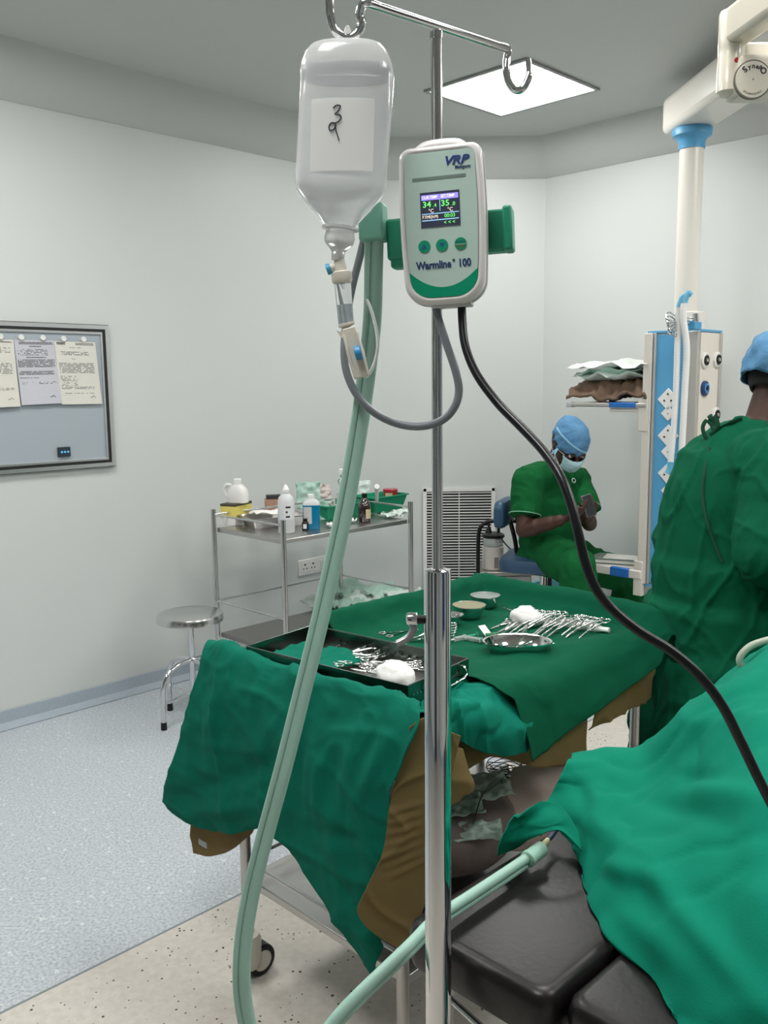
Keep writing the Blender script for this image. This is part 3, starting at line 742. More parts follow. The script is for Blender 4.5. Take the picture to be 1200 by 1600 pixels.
# teal cloth: over the front of the table, hanging down in a point
def fside(x, y, off): return onpl(x, y, A0-U*off, U)      # plane in front of the trolley's front end
def nside(x, y, off): return onpl(x, y, A0+V*(TW+off), V)  # plane beside its near long side
def teal_front():
    P_ = [
     ([(332, 1008), (354, 1004), (388, 1022), (444, 1037), (504, 1053), (563, 1070), (614, 1088), (652, 1100)], -.02, -.03),
     ([(330, 1010), (354, 1006), (388, 1024), (444, 1039), (504, 1055), (563, 1072), (614, 1090), (654, 1103)], -.012, 0),
     ([(322, 1016), (348, 1013), (385, 1032), (440, 1047), (500, 1063), (560, 1081), (612, 1099), (657, 1112)], .012, 0),
     ([(312, 1050), (345, 1055), (382, 1070), (436, 1088), (497, 1104), (556, 1118), (606, 1130), (655, 1136)], .035, 0),
     ([(292, 1118), (330, 1125), (375, 1140), (430, 1160), (492, 1178), (550, 1186), (598, 1188), (636, 1180)], .055, 0),
     ([(272, 1195), (318, 1205), (368, 1215), (425, 1232), (488, 1262), (546, 1280), (590, 1270), (614, 1240)], .065, 0),
     ([(258, 1240), (306, 1262), (362, 1272), (420, 1290), (490, 1340), (550, 1375), (585, 1370), (604, 1320)], .065, 0),
     ([(262, 1262), (304, 1288), (366, 1298), (424, 1300), (500, 1390), (556, 1462), (580, 1460), (598, 1395)], .06, 0),
     ([(270, 1270), (312, 1293), (372, 1300), (430, 1304), (510, 1408), (568, 1502), (585, 1521), (592, 1470)], .055, 0)]
    return [[fside(x, y, o)+Vector((0, 0, dz)) for x, y in r] for r, o, dz in P_]
A_ = lambda x, y, Y: fside(x, y, .055)
fl = [(A_(500, 1190, 1.88), A_(585, 1500, 1.78), .014, .03), (A_(560, 1130, 1.82), A_(530, 1330, 1.84), .012, .025), (A_(345, 1040, 2.12), A_(330, 1180, 2.12), .012, .03),
      (A_(290, 1240, 2.14), A_(440, 1190, 1.96), -.014, .025), (A_(300, 1270, 2.12), A_(440, 1250, 1.96), .013, .02), (A_(480, 1290, 1.88), A_(590, 1310, 1.76), -.012, .02),
      (A_(470, 1120, 1.93), A_(480, 1260, 1.90), -.01, .02), (A_(610, 1140, 1.74), A_(570, 1260, 1.78), .012, .02), (A_(520, 1330, 1.86), A_(585, 1450, 1.78), -.012, .018)]
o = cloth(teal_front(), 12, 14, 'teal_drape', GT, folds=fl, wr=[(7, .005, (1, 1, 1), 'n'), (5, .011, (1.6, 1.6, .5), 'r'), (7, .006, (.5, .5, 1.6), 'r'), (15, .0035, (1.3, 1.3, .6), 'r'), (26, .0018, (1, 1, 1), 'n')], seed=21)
tag(o, 'teal green drape hanging to a point over the front of instrument trolley', 'drape')
# lighter crumpled cloth over the near side
rows = [[TP(.06, .5, TZc+.002), TP(.14, .5, TZc+.002), TP(.2, .5, TZc+.002), TP(.27, .5, TZc-.002), TP(.35, .5, TZc-.004)],
        [TP(.05, .56, TZc+.004), TP(.13, .57, TZc+.006), TP(.2, .58, TZc+.004), TP(.27, .585, TZc-.004), TP(.35, .59, TZc-.008)],
        [nside(660, 1112, .03), nside(705, 1096, .03), nside(750, 1100, .035), nside(795, 1112, .035), nside(838, 1112, .035)],
        [nside(672, 1128, .045), nside(712, 1122, .05), nside(752, 1130, .055), nside(795, 1142, .055), nside(838, 1136, .05)],
        [nside(682, 1142, .045), nside(715, 1156, .05), nside(752, 1174, .05), nside(792, 1179, .05), nside(832, 1166, .045)]]
o = cloth(rows, 14, 14, 'crumpled_drape', mat('light_teal_cotton', s2l(6, 116, 96), .9, bump=(420, .35, .0015), spec=.15), wr=[(9, .012, (1, 1, 1), 'r'), (14, .006, (1, 1, 1), 'v')], seed=5)
tag(o, 'lighter crumpled teal cloth hanging over the near side of instrument trolley', 'cloth')
# khaki under-drapes
def brown(rows, label, seed, wr=None, folds=(), nu=10, nv=10):
    o = cloth([[q if isinstance(q, Vector) else at(*q) for q in r] for r in rows], nu, nv, 'khaki_drape', BR, wr=wr or [(8, .006, (1, 1, 1), 'r'), (12, .003, (1, 1, 1), 'n')], seed=seed, folds=folds)
    tag(o, label, 'drape'); return o
brown([[(640, 1135, 1.665), (665, 1120, 1.665), (700, 1140, 1.685), (720, 1150, 1.685)],
       [(622, 1200, 1.665), (650, 1195, 1.665), (682, 1200, 1.685), (705, 1210, 1.685)],
       [(608, 1262, 1.665), (640, 1262, 1.665), (672, 1262, 1.665), (692, 1265, 1.685)],
       [(598, 1330, 1.665), (632, 1335, 1.665), (664, 1335, 1.665), (680, 1335, 1.685)],
       [(566, 1400, 1.665), (605, 1410, 1.665), (645, 1405, 1.665), (668, 1395, 1.665)],
       [(558, 1425, 1.665), (592, 1450, 1.665), (635, 1455, 1.665), (656, 1440, 1.665)],
       [(572, 1448, 1.665), (598, 1468, 1.665), (632, 1484, 1.665), (650, 1475, 1.665)]], 'khaki drape corner hanging beside the thick chrome stand tube', 4,
      folds=[(at(604, 1302+17*k, 1.67), at(664, 1282+15*k, 1.67), .008, .007) for k in range(-2, 5)], nu=16, nv=24)
brown([[(672, 1130, 1.69), (700, 1160, 1.72), (722, 1170, 1.75)], [(672, 1180, 1.69), (702, 1190, 1.71), (732, 1205, 1.75)], [(674, 1235, 1.69), (706, 1240, 1.71), (740, 1232, 1.75)], [(676, 1262, 1.69), (705, 1258, 1.71), (722, 1248, 1.74)]],
      'khaki flap folded out to the right of the chrome stand tube', 6)
brown([[TP(.30, .60, .84), TP(.45, .60, .84), TP(.6, .60, .84), TP(.75, .6, .84), TP(.86, .6, .84)],
       [nside(700, 1180, .01), nside(760, 1160, .02), nside(830, 1130, .025), nside(890, 1100, .02), nside(922, 1075, .02)],
       [nside(715, 1215, .01), nside(765, 1182, .02), nside(835, 1198, .025), nside(885, 1195, .02), nside(915, 1180, .02)]], 'khaki drape edge showing under the dark drape on the near side', 7)
brown([[TP(.66, .595, .84), TP(.8, .6, .84), TP(1.0, .58, .84)], [nside(925, 1100, .01), nside(965, 1070, .02), nside(1018, 1030, .02)], [nside(916, 1140, .01), nside(955, 1122, .02), nside(1016, 1090, .02)]], 'dark khaki drape at the right end of instrument trolley, by the green gown', 8, nu=16, nv=12,
      wr=[(8, .014, (1, 1, 1), 'r'), (12, .006, (1, 1, 1), 'n')])
o = brown([[fside(*q, .035) for q in r] for r in [[(302, 1262), (340, 1272), (385, 1275), (402, 1270)], [(300, 1300), (340, 1310), (372, 1305), (398, 1292)], [(302, 1333), (330, 1337), (362, 1328), (394, 1302)]]], 'khaki drape corner with white tag below the teal drape at left', 9)
c = fside(317, 1318, .042)
MB().box(c, (.035, .003, .015), -PI/4).build('sewn_tag', mat('cloth_tag', (.6, .62, .62), .8, vary=(300, (.2, .2, .22))), o, smooth=False)
# black wheeled bundle and packs on the lower shelf
o = MB().ball((0, 0, 0), (.22, .17, .12), 28); M0 = TP(.40, .36, .41)
o.v = [M0+Matrix.Rotation(.6, 3, 'Z') @ (p*(1+.10*noise.noise(p*9))) for p in o.v]
o = bun = o.build('wrapped_bundle', mat('dark_bundle', s2l(112, 98, 94), .6, bump=(30, .3, .01))); tag(o, 'dark grey wrapped bundle on the lower shelf of instrument trolley', 'bundle')
o = cloth([[at(800, 1205, 2.35), at(830, 1195, 2.38), at(880, 1195, 2.4), at(930, 1200, 2.4)], [at(790, 1240, 2.25), at(830, 1240, 2.28), at(880, 1235, 2.3), at(930, 1235, 2.3)],
           [at(780, 1280, 2.2), at(830, 1280, 2.22), at(880, 1275, 2.24), at(930, 1270, 2.25)], [at(775, 1330, 2.16), at(830, 1330, 2.18), at(880, 1330, 2.2), at(930, 1330, 2.2)]], 8, 8, 'beige_sheet', mat('beige_cotton', s2l(186, 170, 160), .9, bump=(300, .2, .002)), wr=[(6, .01, (1, 1, 1), 'r')])
tag(o, 'beige sheet draped behind the operating table cushion', 'sheet')
POU = mat('film_pouch', s2l(168, 190, 178), .2, bump=(50, .7, .008))
for k, (x, y, lx, ly, rz, lab) in enumerate([(762, 1232, .12, .08, .5, 'clear film pouch under the coiled black wire'), (792, 1222, .11, .08, 1.2, 'clear film pouch at the top of the bundle'), (722, 1262, .10, .06, .2, 'clear film pouch right beside the chrome tube'),
        (742, 1302, .13, .05, .15, 'long clear film pouch lying lowest on the bundle'), (800, 1244, .08, .06, 2.0, 'small clear film pouch beside the beige sheet')]):
    pouch('film_pouch', lab, 'pouch', hit(bun, x, y, .004)[0], lx, ly, rz, POU, .010, 60+k, tilt=(.55, 0))
wc = hit(bun, 780, 1218, .03)[0]+Vector((.008, -.055, .06))
wpts = []
for k in range(70):
    a = k*.55; wpts.append(wc+Vector((.045*math.cos(a)*(1+.2*math.sin(k*.3)), .035*math.sin(a), .012*math.sin(a*.5+1)+.010*math.sin(k))))
wpts += [hit(bun, x, y, .02)[0]+Vector((0, -.03, .015)) for x, y in ((765, 1236), (748, 1250), (738, 1270), (730, 1292))]
o = MB().tube(cr(wpts, 3), .0013, 6).build('coiled_wire', BPLAS); tag(o, 'thin coiled black wire lying on the film pouches', 'wire')

# ------------------------------------------------------------ deep instrument tray
corner = {k: atz(x, y, .912) for k, (x, y) in dict(L=(385, 1010), N=(637, 1072), B=(513, 982)).items()}
tl = (corner['N']-corner['L']); tb = (corner['B']-corner['L'])
wX = tl.normalized(); LX = tl.length; LY = .235; LY2 = tb.length
Yv = Vector((-wX.y, wX.x, 0))
tc_ = corner['L']+wX*LX/2+Yv*LY/2
t = thing('instrument_tray', 'deep perforated steel tray of instruments at front of the trolley', 'tray', (tc_.x, tc_.y, TZc))
DST = mat('tray_steel', (.16, .20, .18), .22, 1)
def tp(x, y, z): return corner['L']*1+wX*x+Yv*y+Vector((0, 0, z-corner['L'].z))
z0, z1 = TZc+.004, .912
MB().box(tp(LX/2, LY/2, z0+.001), (LX-.002, LY-.002, .002), math.atan2(wX.y, wX.x)).build('tray_floor', STEELD, t, smooth=False)
rzx = math.atan2(wX.y, wX.x)
for nm, x, y, lx, ly in (('front_wall', LX/2, 0, LX, .002), ('back_wall', LX/2, LY, LX, .002), ('side_wall', 0, LY/2, .002, LY-.002), ('side_wall', LX, LY/2, .002, LY-.002)):
    wl_ = MB().box(tp(x, y, (z0+z1)/2), (lx, ly, z1-z0), rzx).build(nm, DST, t, smooth=False)
    rim = MB().box(tp(x, y, z1), (lx+.002, ly+.002, .003), rzx).build('folded_rim', DST, wl_, smooth=False, bevel=.001)
    if nm == 'back_wall':
        for k in range(12):
            for sgn in (-1,):
                MB().tube([tp(.10+.022*k, LY-.0018, z0+.03-.0*k), tp(.10+.022*k, LY-.0012, z0+.03)], .0035, 10).build('drain_hole', BPLAS, wl_)
    if nm == 'side_wall' and x > 0:
        for k in range(3):
            MB().tube([tp(LX+.0012, .02+.012*k, z0+.03), tp(LX+.002, .02+.012*k, z0+.03)], .0022, 10).build('rivet', CHROME, wl_)
        hx = LX+.012
        MB().tube(cr([tp(LX, .07, z0+.045), tp(hx, .07, z0+.045), tp(hx, .07, z0+.02), tp(hx, .20, z0+.02), tp(hx, .20, z0+.045), tp(LX, .20, z0+.045)], 3), .0028, 8).build('bail_handle', CHROME, wl_)
# green cloth and gauze in the tray
o = cloth([[tp(.03+.05*i, .03+.05*j, z0+.022+.006*math.sin(i*2+j)) for i in range(5)] for j in range(4)], 6, 6, 'folded_towel', GT, wr=[(16, .008, (1, 1, 1), 'r')], solid=.004, seed=2)
tag(o, 'teal folded towel lying inside the instrument tray', 'towel')
mb = MB().ball((0, 0, 0), (.046, .035, .033), 44); cg = tp(LX-.075, .055, z0+.045)
mb.v = [cg+Matrix.Rotation(rzx, 3, 'Z') @ Vector((p.x, p.y, max(-.022, p.z)))*(1+.2*noise.noise(p*24)+.16*abs(noise.noise(p*52))) for p in mb.v]
o = mb.build('gauze_ball', GAUZE); tag(o, 'white gauze bundle in the near corner of the instrument tray', 'gauze')

# ------------------------------------------------------------ instruments
INS = mat('instrument_steel', (.74, .74, .73), .18, 1)
def forceps(L=.15, spread=.16, ring=.011, curve=0):
    mb = MB()
    for s in (-1, 1):
        pv = .40*L
        ps = [(0, .0006*s+curve, 0), (.12*L, .0008*s+curve*.5, 0), (pv, 0, 0), (.7*L, -s*spread*L*.28, 0), (.88*L, -s*(spread*L*.45), 0)]
        mb.tube(cr(ps, 4), [(.0012+.0016*min(1, k/8), .0015) for k in range(17)], 8)
        c = Vector((.88*L+ring, -s*(spread*L*.5+.002), 0))
        mb.tube([c+Vector((math.cos(k*PI/9)*ring*1.25, math.sin(k*PI/9)*ring, 0)) for k in range(18)], .0016, 7, closed=True)
    mb.lathe([(0, -.0028), (.0032, -.0028), (.0032, .0028), (0, .0028)], (.40*L, 0, 0), 12)
    mb.box((.78*L, 0, 0), (.004, spread*L*.7, .0018))
    return mb
def inst(label, p, rz, L=.15, spread=.16, tilt=0, group=None, name='forceps', roll=0, curve=0):
    mb = forceps(L, spread, .0105 if L > .13 else .009, curve)
    M = Matrix.Translation(p) @ Matrix.Rotation(rz, 4, 'Z') @ Matrix.Rotation(-tilt, 4, 'Y') @ Matrix.Rotation(roll, 4, 'X')
    WM_ = thing_inst(name, mb, M); tag(WM_, label, 'forceps' if name == 'forceps' else 'scissors', group); return WM_
def thing_inst(name, mb, M):
    o = mb.build(name, INS); o.matrix_world = M; return o
ZI = TZc+.006
# rolled gauze under the row of forceps
r0, r1 = atz(835, 968, ZI+.006), atz(952, 985, ZI+.006)
mb = MB().tube([r0.lerp(r1, k/12)+Vector((0, 0, .004*noise.noise(Vector((k*.7, 0, 0))))) for k in range(13)], [(.006+.0045*math.sin(PI*min(1, k/3)) if k < 2 else .0115+.003*noise.noise(Vector((k*1.3, 1, 0))) if k < 11 else .007, .010) for k in range(13)], 12, side=(0, 0, 1))
o = mb.build('rolled_gauze', GAUZE); tag(o, 'rolled white gauze under the row of forceps', 'gauze')
labs = ['closest to the gauze ball', 'second from the gauze ball', 'third from the gauze ball', 'fourth from the gauze ball', 'fifth from the gauze ball', 'sixth from the gauze ball', 'in the middle of the row',
        'just right of the middle', 'fifth from the right end', 'fourth from the right end', 'third from the right end', 'second from the right end', 'at the right end']
for k in range(13):
    f_ = k/12
    px, py = 845+(945-845)*f_, 950+(966-950)*f_
    q = atz(px, py, ZI+.026)          # ring end
    tip = atz(px-55+10*f_+random.uniform(-7, 7), py+38+random.uniform(-5, 9)-6*f_, ZI+.001)
    d = q-tip; L = d.length
    rz = math.atan2(d.y, d.x)
    inst('steel artery forceps in the row on gauze, '+labs[k], tip, rz, L*.93, .17, math.asin(min(.4, d.z/L)), 'row of forceps on the dark drape', roll=random.uniform(-.25, .25))
mb = MB().ball((0, 0, 0), (.045, .033, .032), 44); cg = atz(826, 965, ZI+.015)
mb.v = [cg+Matrix.Rotation(-.3, 3, 'Z') @ Vector((p.x*(1.15 if p.x < 0 else .9), p.y, max(-.018, p.z*(1.0 if p.x < .01 else .8))))*(1+.22*noise.noise(p*24)+.16*abs(noise.noise(p*52))) for p in mb.v]
o = mb.build('gauze_ball', GAUZE); tag(o, 'white gauze ball at the left end of the forceps row', 'gauze')
for lab, tipp, ringp, sp_, nm in [('long steel forceps left of the gauze ball', (782, 955), (806, 952), .1, 'forceps')]: pass
for lab, tipp, ringp, sp_, nm in [
        ('steel forceps lying between the bowls and the gauze ball', (778, 947), (812, 958), .12, 'forceps'),
        ('steel needle holder pointing from the gauze ball to the syringes', (766, 983), (802, 968), .2, 'forceps'),
        ('second steel needle holder nearer the kidney dish', (775, 990), (808, 972), .2, 'forceps'),
        ('steel forceps sticking out to the right behind the kidney dish', (852, 1003), (878, 1006), .2, 'forceps'),
        ('steel clamp with its ring seen beside the deep tray', (640, 985), (601, 990), .3, 'forceps')]:
    a, b = atz(*tipp, ZI), atz(*ringp, ZI+.004); d = b-a
    L = max(d.length, .11); a = b-d.normalized()*L
    inst(lab, a, math.atan2(d.y, d.x), L, sp_, .02, None, nm)
for lab, p0, p1 in [('long straight steel dissector left of the kidney dish', (770, 998), (817, 974)), ('steel tweezers leaning on the back rim of the kidney dish', (800, 1003), (831, 976)), ('second steel tweezers by the back rim of the kidney dish', (806, 1006), (824, 985)),
        ('steel scalpel handle lying across the kidney dish', (806, 1012), (842, 997))]:
    z_ = ZI+(.03 if 'across' in lab else .004)
    a, b = atz(*p0, z_), atz(*p1, z_)
    o = MB().tube([a, a.lerp(b, .3), a.lerp(b, .7), b], [(.0015, .001), (.0042, .002), (.0048, .002), (.003, .0015)], 8, side=(0, 0, 1)).build('steel_instrument', INS, bevel=0); tag(o, lab, 'instrument')
# heap of clamps at the left beside the pole, partly behind the tray
for k in range(5):
    a = atz(628+6*k, 1003-2*k, ZI+.004*k); inst('steel clamp heaped behind the locking lever, %s' % ['lowest of five', 'second of five from below', 'middle of five', 'fourth of five', 'topmost of five'][k], a, .35+.12*k, .14, .15, .06, 'clamps behind the locking lever')
for k in range(22):
    p = tp(.09+.0115*k, .15+.045*math.sin(k*2.3), z0+.010+.005*(k % 4))
    inst('dull steel clamp among the heap inside the deep tray', p, rzx+.6+1.1*math.sin(k*1.9), .12, .2, .08*math.sin(k), 'clamps inside the deep tray', curve=.003)
# kidney dish
def kidney(c, L, Wd, h, rz):
    M = Matrix.Translation(c) @ Matrix.Rotation(rz, 4, 'Z')
    def out(sc, z, n=40):
        o = []
        for k in range(n):
            a = 2*PI*k/n; x = math.cos(a)*L/2; y = math.sin(a)*Wd/2
            if y > 0: y *= 1
            y = y-.14*Wd*(1-(2*x/L)**2) if y > 0 else y*1.05
            o.append(M @ Vector((x*sc, y*sc, z)))
        o.append(o[0]); return o
    rs = [out(.70, .0), out(.8, .004), out(.94, h*.8), out(.97, h), out(1.03, h+.001), out(1.035, h-.002), out(.985, h-.004)]
    mb = MB().grid(rs); mb.add(rs[0][:-1], [tuple(range(len(rs[0])-1))]); return mb
t, p = put('kidney_dish', 'steel kidney dish near the right edge of the dark drape', 'dish', 808, 1022, TZc+.003)
kidney(p, .170, .125, .034, rzx+PI+.62).build('dish_body', mat('polished_steel', (.72, .72, .70), .1, 1), t, solid=.001)
for px, py, r, lab, m_ in ((758, 950, .044, 'small steel bowl, the farther of the two on the dark drape', STEEL), (733, 966, .047, 'small steel bowl with yellowish lining, the nearer of the two', mat('yellowed_steel', (.62, .55, .30), .15, 1))):
    t, p = put('steel_bowl', lab, 'bowl', px, py, TZc+.003, 'bowls on the dark drape')
    MB().lathe([(0, 0), (r*.55, 0), (r*.8, .012), (r*.97, .032), (r, .04), (r*1.05, .041), (r*1.05, .039)], p, 32).build('bowl_shell', STEEL, t)
    MB().lathe([(0, .0015), (r*.54, .0015), (r*.78, .013), (r*.95, .033), (r*.985, .0405)], p, 32).build('bowl_lining', m_, t)
t, p = put('steel_cup', 'steel cup half hidden behind the right side of the chrome tube', 'cup', 706, 978, TZc+.003)
MB().lathe([(0, 0), (.018, 0), (.024, .03), (.034, .034), (.034, .032), (.022, .028), (.016, .003), (0, .003)], p, 28).build('cup_body', STEEL, t)
# syringes
CLR = mat('clear_plastic', (.82, .86, .86), .1, trans=.7, ior=1.3)
MINT = mat('mint_plastic', s2l(70, 170, 140), .3, trans=.2, ior=1.2)
for k, (p0, p1, lab) in enumerate([((704, 1000), (744, 992), 'small syringe with green plunger lying nearest the bowls'), ((722, 996), (772, 1003), 'syringe with green plunger lying nearest the kidney dish'), ]):
    a, b = atz(*p0, ZI+.006), atz(*p1, ZI+.006); d = (b-a).normalized()
    t = thing('syringe', lab, 'syringe', a, 0, 'syringes on the dark drape')
    L = (b-a).length
    MB().tube([a+d*.012, a+d*(L*.6)], .0065, 14).build('barrel', CLR, t)
    MB().tube([a, a+d*.013], .002, 8).build('nozzle', WPLAS, t)
    MB().tube([a+d*L*.4, b], .0035, 10).tube([b, b+d*.002], .008, 14).build('plunger', MINT, t)
    MB().box(a+d*(L*.6), (.002, .022, .012), math.atan2(d.y, d.x)).build('finger_flange', CLR, t, bevel=.001)
t, p = put('needle_card', 'white card with green needle hub beside the syringes', 'card', 758, 985, ZI+.014)
MB().box(p, (.022, .040, .0015), rot=Matrix.Rotation(.5, 3, 'Z') @ Matrix.Rotation(.5, 3, 'X')).build('card', PAPER, t, smooth=False)
MB().tube([p+Vector((.0, -.02, -.008)), p+Vector((.03, -.012, -.008))], .006, 10).build('needle_hub', mat('hub_green', s2l(20, 110, 60), .4), t)
# ============================================================ IV STAND
PX = at(683.5, 900, 1.2).x; PY = 1.2
pb = Vector((PX, PY, 0))
zcol = at(683, 890, PY).z; ztop = at(686, 45, PY).z
t = thing('drip_stand', 'chrome telescopic drip stand with two hooks in the foreground', 'drip stand', pb)
RO_ = .0187; RI = .0074
MB().lathe([(RO_, .12), (RO_, zcol-.004), (RO_-.001, zcol), (RI+.003, zcol+.001), (RI+.001, zcol-.003)], pb, 64).build('outer_tube', CHROME, t)
MB().lathe([(RI, zcol-.05), (RI, ztop-.002)], pb, 32).build('inner_tube', mat('satin_chrome', (.62, .62, .62), .16, 1), t)
for k in range(5):
    a = k*2*PI/5+.9; d = Vector((math.cos(a), math.sin(a), 0))
    lg = MB().tube([pb+Vector((0, 0, .15)), pb+d*.08+Vector((0, 0, .14)), pb+d*.27+Vector((0, 0, .075))], [.014, .013, .010], 12).build('base_leg', CHROME, t)
    c = pb+d*.265
    MB().tube([c+Vector((-d.y*.011, d.x*.011, .026)), c+Vector((d.y*.011, -d.x*.011, .026))], .026, 18).build('caster_wheel', BPLAS, lg, bevel=.003)
    MB().tube([c+Vector((0, 0, .03)), c+Vector((0, 0, .075))], .008, 10).build('caster_stem', STEEL, lg)
zb = ztop+.001
bl, br = atz(575, 5, zb), atz(793, 77, zb)
hk = MB()
# left hook: bends down, round and up again; right hook a plain J
dL = Vector((0, 0, 0))
def hat(x, y, ref, dy=0): return at(x, y, ref.y+dy)
lp = [bl.lerp(br, .08), bl, hat(566, 8, bl), hat(562, 24, bl, .003), hat(565, 38, bl, .004), hat(556, 54, bl, .004), hat(541, 60, bl, .002), hat(525, 50, bl, -.004), hat(517, 30, bl, -.008), hat(515, 5, bl, -.01), hat(515, -18, bl, -.012)]
rp = [br.lerp(bl, .08), br, hat(792, 92, br), hat(791, 108, br, -.003), hat(794, 126, br, -.006), hat(804, 140, br, -.008), hat(816, 139, br, -.008), hat(825, 124, br, -.008), hat(827, 108, br, -.006), hat(826, 94, br, -.004)]
MB().tube([bl, bl.lerp(br, .5), br], .0052, 20).build('cross_bar', CHROME, t)
MB().tube(cr(lp, 8), .0052, 20).build('hook', CHROME, t)
MB().tube(cr(rp, 8), [.0052]*60+[.0045]*13, 20).build('hook', CHROME, t)
MB().lathe([(RI+.001, -.006), (RI+.0012, .002), (.004, .004)], Vector((PX, PY, ztop-.006)), 24).build('weld_collar', CHROME, t)
# locking lever at left of the tube
ky = PY+.005
a0, a1, a2, a3 = at(664, 968, ky), at(651, 968, ky), at(640, 967, ky), at(636, 967, ky)
MB().tube([a0, a1], .006, 16).build('threaded_bolt', BPLAS, t)
kn = MB().tube([a1+Vector((.001, 0, 0)), a1, a2, a3, a3-Vector((.0015, 0, 0))], [.008, .0092, .0092, .008, .005], 24).build('lever_cap', CHROME, t)
MB().tube(cr([at(643, 972, ky), at(646, 984, ky-.002), at(638, 996, ky-.004), at(627, 1003, ky-.006), at(620, 1006, ky-.007)], 6), .0052, 14).build('lever_handle', mat('lever_grey', (.32, .33, .34), .3, .6), kn)

# ============================================================ FLUID WARMER
yaw, roll = math.radians(13), math.radians(2.3)
fc = at(690, 351, 1.135)
Xd = Vector((math.cos(yaw), -math.sin(yaw), 0)); Yd = Vector((0, 0, 1))
Xr = Xd*math.cos(roll)+Yd*math.sin(roll); Yr = Yd*math.cos(roll)-Xd*math.sin(roll)
FM = frame(fc, Xr, Yr)
def fp(x, y, z=0): return FM @ Vector((x, y, z))
t = thing('fluid_warmer', 'white and green fluid warmer with lit display clamped on the drip stand', 'fluid warmer', fc)
W2, H2 = .0525, .0945
def devline(ins=0, n=9, rt=.014, rb=.030):
    o = []; w_, h_ = W2-ins, H2-ins
    for cx, cy, a0, r in ((w_-rt-.0015, h_-rt, 0, rt), (-w_+rt+.0015, h_-rt, PI/2, rt), (-w_+rb+.002, -h_+rb, PI, rb), (w_-rb-.002, -h_+rb, 1.5*PI, rb)):
        for k in range(n+1): a = a0+k*PI/2/n; o.append((cx+r*math.cos(a), cy+r*math.sin(a)))
    # belly of the long sides
    o2 = []
    for i, (x, y) in enumerate(o):
        o2.append((x, y))
        if i in (n*2+1, ): pass
    L = []
    for i, (x, y) in enumerate(o2):
        L.append((x, y))
        nx, ny = o2[(i+1) % len(o2)]
        if abs(ny-y) > .06:
            for k in range(1, 8):
                f_ = k/8; L.append((x+(nx-x)*f_+math.copysign(.0022*math.sin(PI*f_), x), y+(ny-y)*f_))
    return L
def layers(specs, m, name, par):
    rs = []
    for ins, z in specs:
        r = [fp(x, y, z) for x, y in devline(ins)]; r.append(r[0]); rs.append(r)
    mb = MB().grid(rs); mb.add(rs[0][:-1], [tuple(range(len(rs[0])-1))]); mb.add(rs[-1][:-1], [tuple(range(len(rs[0])-1))])
    return mb.build(name, m, par)
WSH = mat('warmer_white', (.82, .80, .79), .3, coat=.3)
layers([(.006, -.050), (.001, -.046), (-.001, -.026), (-.001, -.018)], mat('warmer_grey_back', (.60, .60, .60), .4), 'rear_shell', t)
layers([(.0, -.0185), (-.0005, -.010), (.001, -.003), (.004, 0), (.0065, .0), (.008, -.0015)], WSH, 'front_shell', t)
ins = .0082
TEAL = s2l(190, 214, 205); GRN = s2l(0, 150, 112)
mem = MB(); ol = [(x, y) for x, y in devline(ins, rt=.006, rb=.026)]
def archy(x): return -.0745+.022*(abs(x)/(W2-ins))**2.0
def clip(poly, above):
    out = []
    def side(p): return (p[1]-archy(p[0])) >= 0
    n = len(poly)
    for i in range(n):
        a, b = poly[i], poly[(i+1) % n]; sa, sb = side(a), side(b)
        if sa == above: out.append(a)
        if sa != sb:
            lo, hi = 0, 1
            for _ in range(24):
                m_ = (lo+hi)/2; p = (a[0]+(b[0]-a[0])*m_, a[1]+(b[1]-a[1])*m_)
                if side(p) == sa: lo = m_
                else: hi = m_
            out.append((a[0]+(b[0]-a[0])*lo, a[1]+(b[1]-a[1])*lo))
    return out
def fill(poly, above):
    c = clip(poly, above)
    xs = [p[0] for p in c if abs(p[1]-archy(p[0])) < 1e-5]; x0, x1 = min(xs), max(xs)
    arc = [(x0+(x1-x0)*k/24, archy(x0+(x1-x0)*k/24)) for k in range(25)]
    rest = [p for p in c if abs(p[1]-archy(p[0])) >= 1e-5]
    return arc, rest
# membrane panel above the curve, green area below it
xs = [(W2-ins)*(-1+2*k/24)*.975 for k in range(25)]
def upper_y(): return H2-ins
def column_edges(x):
    # vertical extent of the membrane outline at x
    ys = []; n = len(ol)
    for i in range(n):
        a, b = ol[i], ol[(i+1) % n]
        if (a[0]-x)*(b[0]-x) <= 0 and abs(a[0]-b[0]) > 1e-9: ys.append(a[1]+(b[1]-a[1])*(x-a[0])/(b[0]-a[0]))
    return min(ys), max(ys)
up, dn_ = [], []
xm = max(p[0] for p in ol)-1e-5
xs = [xm*math.sin(PI/2*(-1+2*k/48)) for k in range(49)]
for x in xs:
    lo, hi = column_edges(x); ay = min(max(archy(x), lo), hi)
    up.append([fp(x, ay, .0002), fp(x, hi, .0002)]); dn_.append([fp(x, lo, .0002), fp(x, ay, .0002)])
MB().grid(up).build('membrane_panel', mat('membrane_teal', TEAL, .32), t, smooth=False)
MB().grid(dn_).build('green_band', mat('membrane_green', GRN, .3), t, smooth=False)
NAVY = mat('navy_print', s2l(28, 58, 108), .5)
def ftext(s_, x, y, size, m, par=t, **k): return text(s_, size, FM @ Matrix.Translation((x, y, .0006)), m, parent=par, **k)
ftext('VRP', .0050, .0735, .0140, mat('logo_blue', s2l(35, 60, 130), .5), bold=.03, shear=.3, sx=1.22)
ftext('Medigents', .0190, .0655, .0058, NAVY, bold=.01, sx=.8)
ftext('Warmline', -.0335, -.0475,   .0128, NAVY, bold=.03, sx=.84)
ftext('\u00ae', .0118, -.0435, .0042, NAVY, bold=.01)
ftext('100', .0185, -.0475,   .0128, NAVY, bold=.03, sx=.84)
